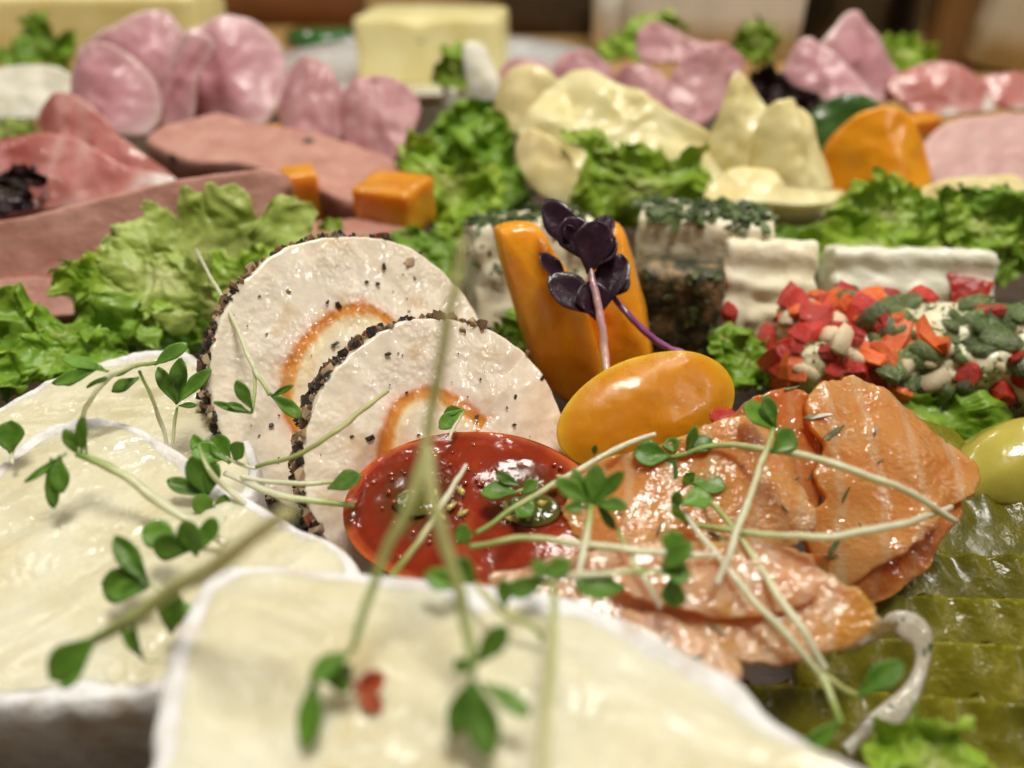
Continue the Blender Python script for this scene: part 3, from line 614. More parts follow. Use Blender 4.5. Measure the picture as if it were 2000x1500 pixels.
def drop_at(P, nn, s):
    k = 8; hv = [(math.cos(a)*math.sin(b), math.sin(a)*math.sin(b), .6*math.cos(b)) for b in np.linspace(.02, math.pi/2, 5) for a in np.arange(k)/k*6.283]
    hf = [(i*k+j, i*k+(j+1) % k, (i+1)*k+(j+1) % k, (i+1)*k+j) for i in range(4) for j in range(k)]; u = unit(np.cross(nn, [1, .3, .2])); w_ = np.cross(nn, u)
    drops.add(np.array(hv)*s @ np.stack([u, w_, nn], 1).T + P, hf)
for i in range(90):
    x, y = rng.uniform(-.85, .85), rng.uniform(-.85, .85)
    if x*x+y*y < .75: drop_at(cR + ex*1.72*x + ey*1.2*y + n*(.13*(1-(x*x+y*y)**1.3)-.01+.02*rng.random()), n, rng.uniform(.015, .04))
TR.part('juice_drop', drops, MT['juice'], kind='stuff')
ex, ey, n = axes((.18, -.72, .66), (1, .15, .36))
cY = pd(1268, 802, 11.9)
TY = tomato_half(cY, ex, ey, n, 1.52, .86, .95, 'yel_skin', 'yel_flesh', 'yellow cherry tomato half leaning between the purple sprout and the salmon', 5, ((.30, .12, .34, .36, .03), (-.30, -.05, .34, .4, .025)), 'yellow_tomato_half', .30)
# stray red pepper chunk stuck on the tomato's end
single('red_pepper_chunk', MB().add(hv*.30*[.8, 1, 1.5] + pd(1418, 818, 11.2), hf), MT['redbit'], 'red pepper chunk wedged between the yellow tomato half and the salmon', 'pepper')

# ------------------------------------------------------------------ smoked salmon
def flakes_on(t, lst, zoff=.03):
    for (P, nn, a, s) in lst:
        t.piece('dill_piece', random.choice(DILL), P+nn*zoff, euler_to(nn, a), (s, s, s))
def salmon(pts, root, label, seed, tilt, yaw=0, bulge=.3, thick=.10, mat='salmon', dill=(), fold=.07, ax=20):
    W_, n_ = px_outline(pts, root, tilt, yaw, 60); c_ = W_.mean(0); e_ = unit(np.cross([0, 0, 1.], n_)); hw = np.abs((W_-c_) @ e_).max()
    g_ = e_*math.cos(R(ax)) + np.cross(n_, e_)*math.sin(R(ax)); h_ = np.cross(n_, g_)
    def d(P, r, a):
        x = np.dot(P-c_, g_)/hw; y = np.dot(P-c_, h_)/hw
        st = abs(FB((x*2.2+seed, y*.7, seed), 1., seed+3, 3))             # muscle flakes running across the slice
        return bulge*(1-min(1.2, abs(x))**2) + fold*(1.4*FB(P, .8, seed, 2) + .55*st) + .010*FB(P, 4., seed+4, 2) + .10*max(0, r-.8)*FB(P, 2.2, seed+8, 2)*5
    mb = patch(pts, root, tilt, yaw, 200, 34, d, thick, .035, 3.2, rnd=.02, seed=seed)
    t = Thing('salmon_slice', base_of(mb), label, 'salmon', 'smoked salmon slices'); t.part('flesh', mb, MT[mat]); s_ = surf(mb)
    for (px, py, a, s) in dill:
        P, n1 = hit(s_, px, py); n1 = n1 if np.dot(n1, CAM-P) > 0 else -n1; flakes_on(t, [(P, n1, a, s)], .02)
salmon([(1440, 800), (1490, 772), (1560, 762), (1600, 800), (1600, 900), (1590, 1000), (1540, 1050), (1440, 1040), (1390, 960), (1400, 870)], (1500, 1040, 1.4), 'deep orange salmon fold half hidden behind the tall glossy one', 3, 48, -15, .25, .10, 'salmon_deep', ((1545, 762, .2, .13), (1590, 925, .9, .13), (1555, 935, .4, .06)))
salmon([(1548, 800), (1580, 762), (1640, 750), (1700, 765), (1750, 800), (1830, 868), (1888, 918), (1878, 965), (1820, 1005), (1780, 1050), (1700, 1110), (1640, 1145), (1600, 1150), (1575, 1090), (1556, 1020), (1590, 985), (1566, 940), (1580, 890), (1552, 850)], (1700, 1060, 1.4),
       'tall glossy salmon fold sprinkled with dill, next to the pickles', 5, 38, 12, .42, .10, 'salmon',
       ((1595, 815, .2, .20), (1640, 820, 1.0, .24), (1625, 845, .4, .2), (1710, 842, .9, .1), (1610, 945, -.6, .2), (1650, 965, 1.1, .12), (1688, 975, -1.0, .2), (1630, 1060, .9, .2), (1620, 1085, .1, .11), (1600, 1120, 1.4, .13), (1640, 1010, .3, .05), (1605, 900, .4, .05), (1720, 900, .6, .07), (1680, 1030, 2.1, .07)), ax=35)
salmon([(1562, 1080), (1620, 1110), (1700, 1090), (1770, 1030), (1830, 985), (1880, 945), (1858, 1010), (1815, 1060), (1780, 1110), (1720, 1160), (1660, 1190), (1610, 1170), (1575, 1130)], (1680, 1170, .9), 'small salmon flap hanging under the tall glossy fold, over the pickles', 7, 50, 14, .25, .10, 'salmon_deep', ax=40)
salmon([(1130, 930), (1190, 902), (1290, 885), (1380, 850), (1460, 838), (1530, 870), (1570, 950), (1590, 1040), (1500, 1085), (1380, 1085), (1250, 1085), (1140, 1080), (1100, 1000)], (1350, 1060, 1.6), 'orange salmon slice beneath the crossed cress stems', 11, 30, -4, .35, .10, 'salmon',
       ((1300, 1015, 1.3, .12), (1285, 1035, 1.0, .1), (1405, 1050, -.3, .16), (1530, 995, 2.0, .08), (1210, 1005, .2, .06), (1450, 910, .2, .06), (1250, 950, .8, .06)), .12, ax=-20)
salmon([(960, 1150), (1060, 1110), (1190, 1090), (1330, 1078), (1450, 1072), (1550, 1098), (1620, 1150), (1690, 1215), (1668, 1262), (1560, 1298), (1480, 1308), (1400, 1292), (1300, 1268), (1190, 1250), (1050, 1215)], (1350, 1260, 1.65), 'pale pink salmon slice lying against the nearest camembert', 17, 24, 2, .30, .10, 'salmon_pale',
       ((1250, 1205, 1.1, .12), (1330, 1225, -.9, .13), (1345, 1275, .3, .16), (1210, 1215, .6, .11), (1515, 1215, .2, .10), (1400, 1230, -.7, .10)), .10, ax=70)
salmon([(1180, 1130), (1290, 1108), (1420, 1100), (1520, 1118), (1590, 1165), (1520, 1200), (1420, 1215), (1300, 1195), (1210, 1170)], (1400, 1200, 2.0), 'narrow pale salmon ribbon on top of the pale pink slice', 23, 26, 4, .18, .08, 'salmon_pale', (), .08, ax=75)
salmon([(1210, 1200), (1280, 1205), (1340, 1230), (1420, 1270), (1450, 1330), (1380, 1340), (1300, 1310), (1240, 1260)], (1330, 1320, 1.95), 'yellowish salmon tail touching the nearest camembert', 29, 20, 0, .12, .08, 'salmon_pale', ((1300, 1250, .4, .1), (1350, 1290, .1, .14)), .05, ax=40)

# ------------------------------------------------------------------ pickles
def pickle(y0, y1, x0, x1, z0, z1, label, seed, ang=0.):
    rows = [[(x0+i*(x1-x0)/4., y0+ang*i+ (8 if i in (0, 4) else 0), z0) for i in range(5)], [(x0+i*(x1-x0)/4., y0+(y1-y0)*.35+ang*i, (z0*.65+z1*.35)) for i in range(5)],
            [(x0+i*(x1-x0)/4., y0+(y1-y0)*.7+ang*i, z0*.3+z1*.7) for i in range(5)], [(x0+i*(x1-x0)/4., y1+ang*i, z1) for i in range(5)]]
    C = [[pz(*p) for p in r] for r in rows]
    def d(P, u, v): return   .065*math.sin((P[0]+.12*P[1])*11.8+seed+1.2*N3(P, .5, seed))*max(0, 1-2.4*u) + .07*FB(P, .9, seed) + .012*FB(P, 4, seed+3, 3)*u
    return single('pickle_slice', MB().add(*sheet(C, 30, 110, .30, d)), MT['pickle'], label, 'pickle', 'crinkle cut pickle slices')
pickle(975, 1130, 1700, 2300, .55, .1, 'crinkle-cut pickle slice furthest back, next to the pale pickle', 1, -3)
pickle(1082, 1230, 1690, 2250, .75, .2, 'crinkle-cut pickle slice second from the back, touching the salmon flap', 2.2, 1)
pickle(1158, 1310, 1600, 2230, .85, .25, 'crinkle-cut pickle slice with a foamy wet edge, third from the back', 3.1, 5)
pickle(1240, 1410, 1560, 2200, .85, .2, 'crinkle-cut pickle slice under the top of the onion strip', 4.5, 8)
pickle(1330, 1560, 1420, 2150, .75, .0, 'crinkle-cut pickle slice nearest, under the onion strip and green leaf', 5.7, 14)
single('pale_pickle', patch([(1870, 960), (1880, 890), (1930, 840), (2010, 810), (2120, 830), (2150, 920), (2080, 990), (1950, 990)], (1960, 960, .6), 40, -10, 80, 12, lambda P, r, a: .35*(1-r*r), .7, rnd=.2), MT['pickle_pale'], 'smooth pale yellow-green pickle chunk behind the dark slices', 'pickle')
single('pale_pickle', patch([(1600, 830), (1700, 800), (1800, 815), (1880, 850), (1900, 920), (1860, 960), (1760, 930), (1640, 900)], (1780, 940, .5), 35, 0, 80, 12, lambda P, r, a: .2*(1-r*r)+.05*FB(P, 1.2, 3), .5, rnd=.15), MT['pickle'], 'olive pickle chunk in the shade between the vegetable crust and tall salmon fold', 'pickle')
P_ = [pz(*p) for p in ((1622, 1258, .95), (1660, 1245, 1.2), (1705, 1235, 1.35), (1748, 1218, 1.6), (1790, 1240, 1.5), (1800, 1290, 1.3), (1780, 1350, 1.15), (1740, 1395, 1.05), (1690, 1425, 1.0), (1650, 1470, .95))]
Q = cr(np.array(P_), 60); Tn = np.gradient(Q, axis=0); Tn /= np.linalg.norm(Tn, axis=1, keepdims=True)
G = np.zeros((60, 6, 3))
for i in range(60):
    s_ = unit(np.cross(Tn[i], [.25*math.sin(i*.12), -.75, .65])); wd = .13*(1+.30*math.sin(i*.31))*(1+.5*N3(Q[i], 2, 2))*(1-.35*(i/59))
    for j in range(6): G[i, j] = Q[i] + s_*wd*(j/5-.5)*2 + np.array([0, 0, .05*math.sin(j/5*math.pi)])
t = Thing('onion_strip', base_of(MB().add(G.reshape(-1, 3), [])), 'curled translucent onion strip with dill flecks on the pickles', 'onion')
mb = MB().add(*grid_shell(G, .03)); t.part('strip', mb, MT['onion']); s_ = surf(mb)
for (x, y, a, s) in ((1749, 1222, .8, .08), (1657, 1247, .4, .06), (1795, 1262, .5, .12), (1742, 1380, .4, .06), (1680, 1397, -.4, .06)):
    P, n_ = hit(s_, x, y); t.piece('herb_fleck', random.choice(DHERB), P+n_*.02, euler_to(n_, a), (s*.8, s*.8, s*.8))

# ------------------------------------------------------------------ lettuce
def lettuce(pts, root, label, tilt=60, yaw=0, amp=.28, freq=9, jag=.09, jf=3.2, mat='lettuce', seed=1, crumple=.14, cup=.0, center=None, n=260, name='lettuce_leaf', group='frilly lettuce leaves'):
    W, nn = px_outline(pts, root, tilt, yaw, n); c = W.mean(0) if center is None else rp(*center, W[0], nn)
    size = np.linalg.norm(W-c, axis=1).mean(); f = 1.6/size
    ex = unit(np.cross([0, 0, 1.], nn)); ey = np.cross(nn, ex)
    for i in range(n):
        d = W[i]-c
        W[i] = c + d*(1 + jag*(1.3*FB(W[i], f*2.2, seed, 3) + 1.2*abs(N3(W[i], f*5, seed)) + .6*N3(W[i], f*11, seed) - .3))
    V, F, T = rings(W, c, nn, 26, lambda P, r, a: 0., .03)
    V = np.array(V); h = len(V)//2
    for k in range(h):
        P, r = V[k].copy(), T[k]
        q = P + .25*size*np.array([N3(P, f*.8, seed+20), N3(P, f*.8, seed+21), N3(P, f*.8, seed+22)])
        z = amp*(1.9*FB(q, f*.75, seed, 2)*(.35+.65*r) + .85*FB(q, f*1.9, seed+1, 3)*(.25+.75*r*r) + .25*N3(q, f*4.5, seed+2)) - cup*r*r
        e = r**3*amp*1.1
        off = nn*z + ex*e*(FB(q, f*1.7, seed+3, 2)) + ey*e*(FB(q, f*1.7, seed+4, 2))
        V[k] += off; V[k+h] += off
    T2 = [min(1, max(0, t)) for t in T]
    return single(name, MB().add(V, F, T2), MT[mat], label, 'lettuce', group)
L = lettuce
# left, big frilly mass
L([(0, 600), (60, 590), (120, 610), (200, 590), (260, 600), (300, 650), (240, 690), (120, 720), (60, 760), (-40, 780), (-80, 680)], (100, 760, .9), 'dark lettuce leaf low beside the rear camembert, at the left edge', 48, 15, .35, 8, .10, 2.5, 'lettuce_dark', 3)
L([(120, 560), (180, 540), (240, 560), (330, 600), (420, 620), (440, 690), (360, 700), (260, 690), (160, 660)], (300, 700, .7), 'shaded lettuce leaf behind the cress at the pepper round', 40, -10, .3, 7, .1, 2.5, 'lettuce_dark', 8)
L([(105, 545), (130, 510), (190, 512), (240, 540), (300, 560), (360, 580), (355, 640), (290, 625), (230, 600), (180, 570), (130, 572)], (260, 640, 1.3), 'curled lettuce leaf with a notched tip left of the pepper rounds', 50, 10, .25, 8, .12, 3., 'lettuce', 13)
L([(190, 480), (215, 440), (265, 425), (275, 380), (310, 395), (330, 415), (350, 370), (385, 385), (420, 372), (480, 372), (490, 400), (500, 440), (530, 420), (560, 375), (600, 385), (622, 430), (600, 470), (540, 490), (500, 530), (440, 560), (380, 570), (300, 550), (220, 540)], (400, 590, 1.0), 'bright pale lettuce leaf with deep notches in front of the pink pate', 62, 5, .22, 11, .05, 3.6, 'lettuce_pale', 21, center=(400, 520))
L([(180, 520), (210, 470), (280, 470), (340, 490), (390, 500), (430, 540), (420, 600), (370, 640), (300, 620), (230, 590)], (320, 620, 1.5), 'pale wet lettuce leaf folded in the middle of the left heap', 55, -12, .25, 8, .08, 3.2, 'lettuce_pale', 27)
L([(390, 500), (450, 490), (520, 480), (560, 500), (520, 560), (470, 620), (430, 680), (390, 640), (380, 570)], (450, 660, .8), 'green lettuce leaf hugging the crusted edge of the rear pepper round', 60, 20, .2, 8, .08, 3.2, 'lettuce', 33)
L([(-60, 600), (-20, 585), (40, 590), (90, 620), (80, 680), (20, 700), (-60, 690)], (20, 690, 1.4), 'small lettuce frill at the far left edge', 50, 0, .25, 8, .1, 3, 'lettuce', 38)
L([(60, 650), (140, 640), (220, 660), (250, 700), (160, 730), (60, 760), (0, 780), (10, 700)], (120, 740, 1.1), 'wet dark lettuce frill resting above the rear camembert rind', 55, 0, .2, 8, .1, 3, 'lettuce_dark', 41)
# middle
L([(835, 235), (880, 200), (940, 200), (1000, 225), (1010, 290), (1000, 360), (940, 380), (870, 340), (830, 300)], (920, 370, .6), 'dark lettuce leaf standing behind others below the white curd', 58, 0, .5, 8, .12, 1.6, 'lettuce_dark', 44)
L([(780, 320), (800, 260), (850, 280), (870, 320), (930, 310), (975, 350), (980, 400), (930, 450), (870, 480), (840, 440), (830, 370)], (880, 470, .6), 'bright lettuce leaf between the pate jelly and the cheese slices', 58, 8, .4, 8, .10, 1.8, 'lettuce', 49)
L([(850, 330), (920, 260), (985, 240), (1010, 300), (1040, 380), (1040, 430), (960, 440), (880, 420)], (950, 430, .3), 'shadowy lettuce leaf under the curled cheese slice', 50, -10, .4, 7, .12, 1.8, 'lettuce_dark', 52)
L([(1110, 290), (1120, 245), (1165, 238), (1172, 300), (1190, 320), (1215, 285), (1260, 270), (1300, 305), (1330, 315), (1345, 285), (1385, 295), (1392, 350), (1380, 395), (1330, 410), (1260, 430), (1170, 430), (1115, 400), (1130, 340)], (1250, 440, 1.0), 'vivid lettuce leaf standing before the sliced cheese, two tall lobes', 66, 0, .35, 8, .05, 2.2, 'lettuce', 55, center=(1250, 370))
L([(1130, 350), (1200, 320), (1300, 330), (1360, 350), (1340, 410), (1260, 440), (1160, 430)], (1250, 440, .7), 'lettuce leaf low in front of the two-lobed one', 55, -8, .4, 9, .1, 2.2, 'lettuce', 58)
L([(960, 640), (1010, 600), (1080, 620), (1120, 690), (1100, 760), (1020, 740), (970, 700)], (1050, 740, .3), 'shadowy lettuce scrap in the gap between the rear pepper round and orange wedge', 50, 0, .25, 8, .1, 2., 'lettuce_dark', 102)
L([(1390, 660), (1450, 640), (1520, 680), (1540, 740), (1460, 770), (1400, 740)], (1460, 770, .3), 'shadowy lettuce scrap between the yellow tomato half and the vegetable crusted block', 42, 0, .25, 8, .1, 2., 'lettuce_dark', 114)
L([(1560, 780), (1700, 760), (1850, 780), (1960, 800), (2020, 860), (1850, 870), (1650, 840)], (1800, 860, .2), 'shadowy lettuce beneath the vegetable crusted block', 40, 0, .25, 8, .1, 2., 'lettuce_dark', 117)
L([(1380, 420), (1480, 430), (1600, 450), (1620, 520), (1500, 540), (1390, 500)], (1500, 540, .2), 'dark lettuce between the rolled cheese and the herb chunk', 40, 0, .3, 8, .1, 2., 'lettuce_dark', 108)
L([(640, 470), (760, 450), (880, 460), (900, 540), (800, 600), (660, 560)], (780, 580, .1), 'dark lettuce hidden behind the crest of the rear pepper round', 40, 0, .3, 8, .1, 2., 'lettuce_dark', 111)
# right
L([(1640, 420), (1660, 370), (1700, 345), (1760, 350), (1800, 380), (1840, 430), (1820, 480), (1740, 490), (1660, 480)], (1730, 490, .9), 'lettuce leaf in front of the orange apricot', 62, 0, .38, 8, .12, 2.2, 'lettuce', 61)
L([(1545, 480), (1600, 450), (1680, 440), (1780, 450), (1840, 480), (1800, 520), (1680, 530), (1580, 510)], (1690, 520, .9), 'flat lettuce frill just behind the white cheese logs', 45, 0, .35, 9, .12, 2.2, 'lettuce', 64)
L([(1800, 420), (1850, 370), (1930, 370), (2010, 390), (2080, 440), (2040, 520), (1940, 540), (1850, 500)], (1930, 530, .8), 'large dark lettuce leaf at the right edge behind the logs', 58, -8, .4, 8, .12, 2., 'lettuce_dark', 67)
L([(1830, 420), (1880, 380), (1950, 400), (2000, 440), (1990, 500), (1900, 500), (1840, 470)], (1920, 500, 1.2), 'bright lettuce frill on top of the dark leaf by the right edge', 58, 0, .3, 9, .12, 2.2, 'lettuce', 69)
# corner leaf, near the camera
L([(1690, 1500), (1725, 1440), (1760, 1395), (1800, 1382), (1830, 1400), (1870, 1420), (1900, 1450), (1950, 1500), (2000, 1600), (1850, 1680), (1700, 1620)], (1820, 1500, 1.6), 'bright wet lettuce leaf poking in at the lower right corner', 35, -10, .22, 9, .07, 4., 'lettuce', 72)
# back
L([(-20, 100), (30, 80), (60, 30), (100, 22), (115, 60), (150, 80), (140, 120), (90, 130), (30, 135)], (60, 150, 1.5), 'lettuce tuft in front of the yellow cheese block at the top left', 70, 0, .5, 8, .12, 1.2, 'lettuce_dark', 75)
L([(850, 140), (870, 95), (895, 85), (910, 110), (915, 150), (900, 175), (860, 175)], (880, 210, 1.2), 'small pointed lettuce tip against the butter', 72, 0, .3, 8, .1, 1.4, 'lettuce', 78)
L([(1190, 90), (1230, 50), (1290, 20), (1330, 40), (1310, 90), (1250, 120), (1190, 115)], (1250, 130, 1.5), 'pale lettuce tuft left of the salami fold at the back', 70, 0, .5, 8, .14, 1.2, 'lettuce', 81)
L([(1430, 90), (1440, 60), (1480, 35), (1515, 60), (1515, 110), (1480, 130), (1435, 120)], (1470, 140, 1.6), 'round lettuce tuft in front of the white carton', 72, 0, .5, 8, .12, 1.2, 'lettuce', 84)
L([(1700, 90), (1740, 65), (1800, 80), (1840, 120), (1800, 140), (1730, 140)], (1770, 150, 1.4), 'lettuce tuft behind the folded ham on the right', 72, 0, .5, 8, .12, 1.2, 'lettuce', 87)
L([(-30, 240), (20, 230), (65, 245), (60, 280), (0, 290), (-30, 280)], (20, 290, 1.6), 'grey-green lettuce bit left of the cured ham', 60, 0, .3, 6, .1, 2, 'lettuce_pale', 90)
L([(1470, 160), (1495, 130), (1530, 135), (1545, 165), (1600, 180), (1595, 220), (1550, 250), (1500, 230)], (1540, 260, 1.4), 'dark purple lettuce leaf beside the green cucumber slice', 65, 0, .4, 8, .12, 1.6, 'red_lettuce', 93, name='red_lettuce_leaf', group='purple lettuce leaves')
L([(-30, 340), (20, 330), (62, 330), (55, 380), (30, 410), (-30, 415)], (20, 430, 1.6), 'dark purple lettuce leaf at the left edge above the pate', 65, 0, .3, 8, .1, 2, 'red_lettuce', 96, name='red_lettuce_leaf', group='purple lettuce leaves')
L([(620, 440), (650, 425), (670, 440), (655, 475), (625, 475)], (650, 500, .8), 'tiny lettuce scrap peeking over the rear pepper round', 60, 0, .1, 7, .1, 3, 'lettuce', 99)

# ------------------------------------------------------------------ cold cuts and cheese slices behind
def lobe(name, pts, root, label, cat, mat, tilt=62, yaw=0, bulge=.8, thick=.10, group=None, seed=1, rip=.06, jag=.02, wave=0., wf=3, crease=.0):
    W_, n_ = px_outline(pts, root, tilt, yaw, 60); c_ = W_.mean(0); e_ = unit(np.cross([0, 0, 1.], n_)); hw = np.abs((W_-c_) @ e_).max()
    ax_ = R((seed*37) % 50-25); g_ = e_*math.cos(ax_) + np.cross(n_, e_)*math.sin(ax_)
    def d(P, r, a):
        x = np.dot(P-c_, g_)/hw
        y = np.dot(P-c_, np.cross(n_, g_))/hw
        cz = (x-.25*math.sin(seed)-.25*y)/.16
        return bulge*(.95*(1-abs(x)**1.7) + .05*(1-r*r) - crease*math.exp(-cz*cz)*(.4+.6*r) - .25*crease*max(0, math.tanh(cz))) + rip*2.2*FB(P, .7, seed, 3) + wave*r*r*math.sin(a*wf+seed)
    return single(name, patch(pts, root, tilt, yaw, 100, 16, d, thick, jag, 1.2, rnd=.03, seed=seed), MT[mat], label, cat, group)
HG = 'folded ham slices'; SG = 'folded salami slices'; CG = 'yellow cheese slices'
lobe('ham_slice', [(150, 110), (230, 60), (300, 25), (345, 40), (368, 95), (345, 155), (310, 225), (210, 210)], (260, 240, 1.7), 'ham fold rising behind another at the top left', 'ham', 'ham', 66, 14, .7, .07, HG, 1, crease=.3)
lobe('ham_slice', [(140, 150), (175, 108), (235, 103), (290, 138), (312, 200), (285, 272), (205, 262), (150, 215)], (230, 280, 1.9), 'glossy ham fold in front at the top left, above the cured ham', 'ham', 'ham', 58, -8, .8, .07, HG, 2, crease=.3)
lobe('ham_slice', [(330, 190), (355, 115), (415, 62), (490, 46), (540, 75), (562, 130), (556, 205), (520, 265), (430, 255), (340, 240)], (450, 270, 1.4), 'biggest rounded ham fold, standing between the ham pair and the salami', 'ham', 'ham', 62, 0, 1.2, .07, HG, 4, crease=.35)
lobe('ham_slice', [(320, 200), (340, 130), (400, 80), (430, 90), (400, 160), (380, 240), (340, 260)], (370, 270, 1.8), 'narrow ham fold on the left flank of the biggest one', 'ham', 'ham', 60, -25, .5, .07, HG, 7, crease=.2)
lobe('salami_slice', [(548, 180), (588, 127), (640, 130), (668, 170), (692, 240), (684, 305), (605, 280), (548, 240)], (620, 310, 1.5), 'salami fold touching the biggest ham fold', 'salami', 'salami', 60, -10, .6, .07, SG, 9, crease=.3)
lobe('salami_slice', [(665, 195), (715, 160), (785, 163), (820, 200), (812, 250), (775, 318), (705, 315), (672, 275)], (745, 330, 1.5), 'salami fold next to the dark lettuce in the middle', 'salami', 'salami', 58, 8, .55, .07, SG, 12, crease=.25)
lobe('cured_ham_slice', [(70, 225), (125, 188), (185, 210), (235, 265), (225, 320), (120, 300)], (150, 320, 1.6), 'cured ham curl with white fat below the glossy ham', 'cured ham', 'prosc', 55, -10, .5, .08, 'cured ham slices', 14)
lobe('cured_ham_slice', [(-40, 300), (80, 272), (160, 282), (250, 330), (345, 352), (260, 400), (100, 420), (-40, 430)], (150, 430, 1.3), 'dark red cured ham sheet with a white fat stripe behind the front pate', 'cured ham', 'prosc', 48, 0, .4, .08, 'cured ham slices', 17)
lobe('cured_ham_slice', [(170, 270), (215, 262), (290, 310), (345, 352), (290, 368), (220, 330)], (260, 380, 1.75), 'narrow red cured ham fold leaning on the rear pate slice', 'cured ham', 'prosc', 50, 15, .3, .08, 'cured ham slices', 19)
# pate slices
PG = 'pink pate slices'
def slab(name, pts, root, tilt, yaw, thick, mat, label, cat, group, seed, jelly=None, jt=None):
    mb = patch(pts, root, tilt, yaw, 110, 14, lambda P, r, a: .05*FB(P, 1.4, seed, 4), thick, .012, 2., rnd=.06, seed=seed, wall=5)
    t = Thing(name, base_of(mb), label, cat, group); t.part('pate', mb, MT[mat])
    for j in (jelly or []):
        jm = rbox(pz(j[0], j[1], j[2]), j[3], j[4], .12, 8, .05, 1.5, seed, pitch=6); t.part('jelly', jm, MT['jelly'])
    return t
slab('pate_slice', [(-60, 455), (60, 420), (200, 385), (350, 350), (480, 333), (540, 330), (560, 370), (520, 440), (400, 520), (250, 570), (80, 580), (-60, 575)], (250, 540, 1.2), 66, 8, .8, 'pate', 'pink pate slice standing nearest behind the pale lettuce, orange jelly edge', 'pate', PG, 2,
     [(590, 388, 1.45, 24, (.95, .8, 1.7))])
slab('pate_slice', [(285, 268), (350, 235), (425, 220), (500, 238), (600, 255), (720, 290), (770, 315), (740, 360), (705, 392), (640, 378), (560, 345), (470, 318), (370, 312)], (540, 300, 2.2), 12, 0, 1.2, 'pate', 'pink pate slice lying flat behind, ending in an orange jelly block', 'pate', PG, 5,
     [(772, 398, 1.65, -24, (1.75, 1.5, 1.3))])
slab('pate_slice', [(-60, 560), (60, 540), (180, 560), (250, 600), (150, 615), (-60, 630)], (90, 590, 1.2), 40, 0, .5, 'pate', 'reddish pate edge low at the left below the standing slice', 'pate', PG, 6)
single('jelly_cube', rbox(pz(330, 240, 2.0), 20, (.8, .8, .9), .12, 6, .03), MT['jelly'], 'orange jelly bit between the ham folds and the flat pate', 'jelly', 'loose orange jelly pieces')
single('jelly_cube', rbox(pz(535, 260, 1.9), 5, (1.4, .6, .5), .12, 6, .03), MT['jelly'], 'orange jelly sliver behind the flat pate, under the salami', 'jelly', 'loose orange jelly pieces')
single('pate_chunk', rbox(pz(700, 470, .9), 10, (3.0, 1.2, .9), .2, 10, .06, 2, 9), MT['pate'], 'dark pate chunk behind the crest of the rear pepper round', 'pate')
single('tomato_piece', rbox(pz(600, 215, .9), 0, (.6, .6, .6), .15, 5, .05), MT['ham'], 'small ham scrap between the salami folds', 'ham')
# cheese slices in the middle
lobe('cheese_slice', [(972, 200), (1000, 150), (1060, 143), (1110, 185), (1095, 265), (1010, 275), (975, 240)], (1040, 285, 2.0), 'curled end of a yellow cheese slice beside the white curd', 'cheese slice', 'slicecheese', 58, -20, .7, .14, CG, 21)
lobe('cheese_slice', [(1075, 170), (1130, 143), (1250, 212), (1380, 272), (1480, 300), (1445, 375), (1300, 410), (1150, 385), (1045, 325), (1010, 275), (1040, 220)], (1240, 400, 1.3), 'largest yellow cheese slice lying slanted behind the two-lobed lettuce', 'cheese slice', 'slicecheese', 40, 6, .6, .10, CG, 23, rip=.16, wave=.18, crease=.45)
lobe('cheese_slice', [(1005, 285), (1040, 255), (1110, 300), (1130, 350), (1125, 402), (1070, 392), (1025, 345)], (1070, 410, 1.2), 'yellow cheese slice curling under toward the dark lettuce', 'cheese slice', 'slicecheese', 62, -15, .5, .16, CG, 25)
lobe('cheese_slice', [(1380, 300), (1405, 220), (1432, 150), (1462, 165), (1500, 215), (1510, 290), (1490, 360), (1420, 350)], (1450, 380, 1.4), 'peaked yellow cheese fold left of the apricot', 'cheese slice', 'slicecheese', 60, -12, .4, .10, CG, 27, rip=.12)
lobe('cheese_slice', [(1465, 270), (1490, 215), (1545, 222), (1590, 280), (1612, 340), (1610, 378), (1540, 385), (1480, 360)], (1540, 390, 1.6), 'rounded yellow cheese loop between the peaked fold and the apricot', 'cheese slice', 'slicecheese', 58, 16, .8, .10, CG, 28, rip=.10, crease=.25)
lobe('cheese_slice', [(1380, 370), (1430, 340), (1500, 345), (1540, 380), (1640, 375), (1610, 405), (1480, 410), (1390, 400)], (1500, 420, 1.6), 'thin yellow cheese slice draped over the rolled one', 'cheese slice', 'slicecheese', 30, 0, .25, .14, CG, 29)
A, B = pz(1400, 408, 1.0), pz(1640, 405, 1.0)
rl = MB(); ux = unit(B-A); spiral = []
for k in range(90):
    a = k/89*4.2*math.pi; r = .28+.42*k/89; spiral.append((math.cos(a)*r, math.sin(a)*r))
G = np.array([[A + (B-A)*u + np.array([0, 1, 0])*p[0]*.9 + np.array([0, 0, 1])*p[1]*.75 for p in spiral] for u in np.linspace(0, 1, 12)])
single('cheese_roll', MB().add(*grid_shell(G, .10)), MT['slicecheese'], 'rolled-up yellow cheese slice lying behind the herb-topped chunk', 'cheese slice')
lobe('cheese_slice', [(1770, 390), (1830, 362), (1920, 350), (1985, 350), (2000, 385), (1930, 412), (1820, 415)], (1890, 420, 1.2), 'yellow cheese slice edge to the right below the speckled pate', 'cheese slice', 'slicecheese', 40, 0, .25, .14, CG, 31)
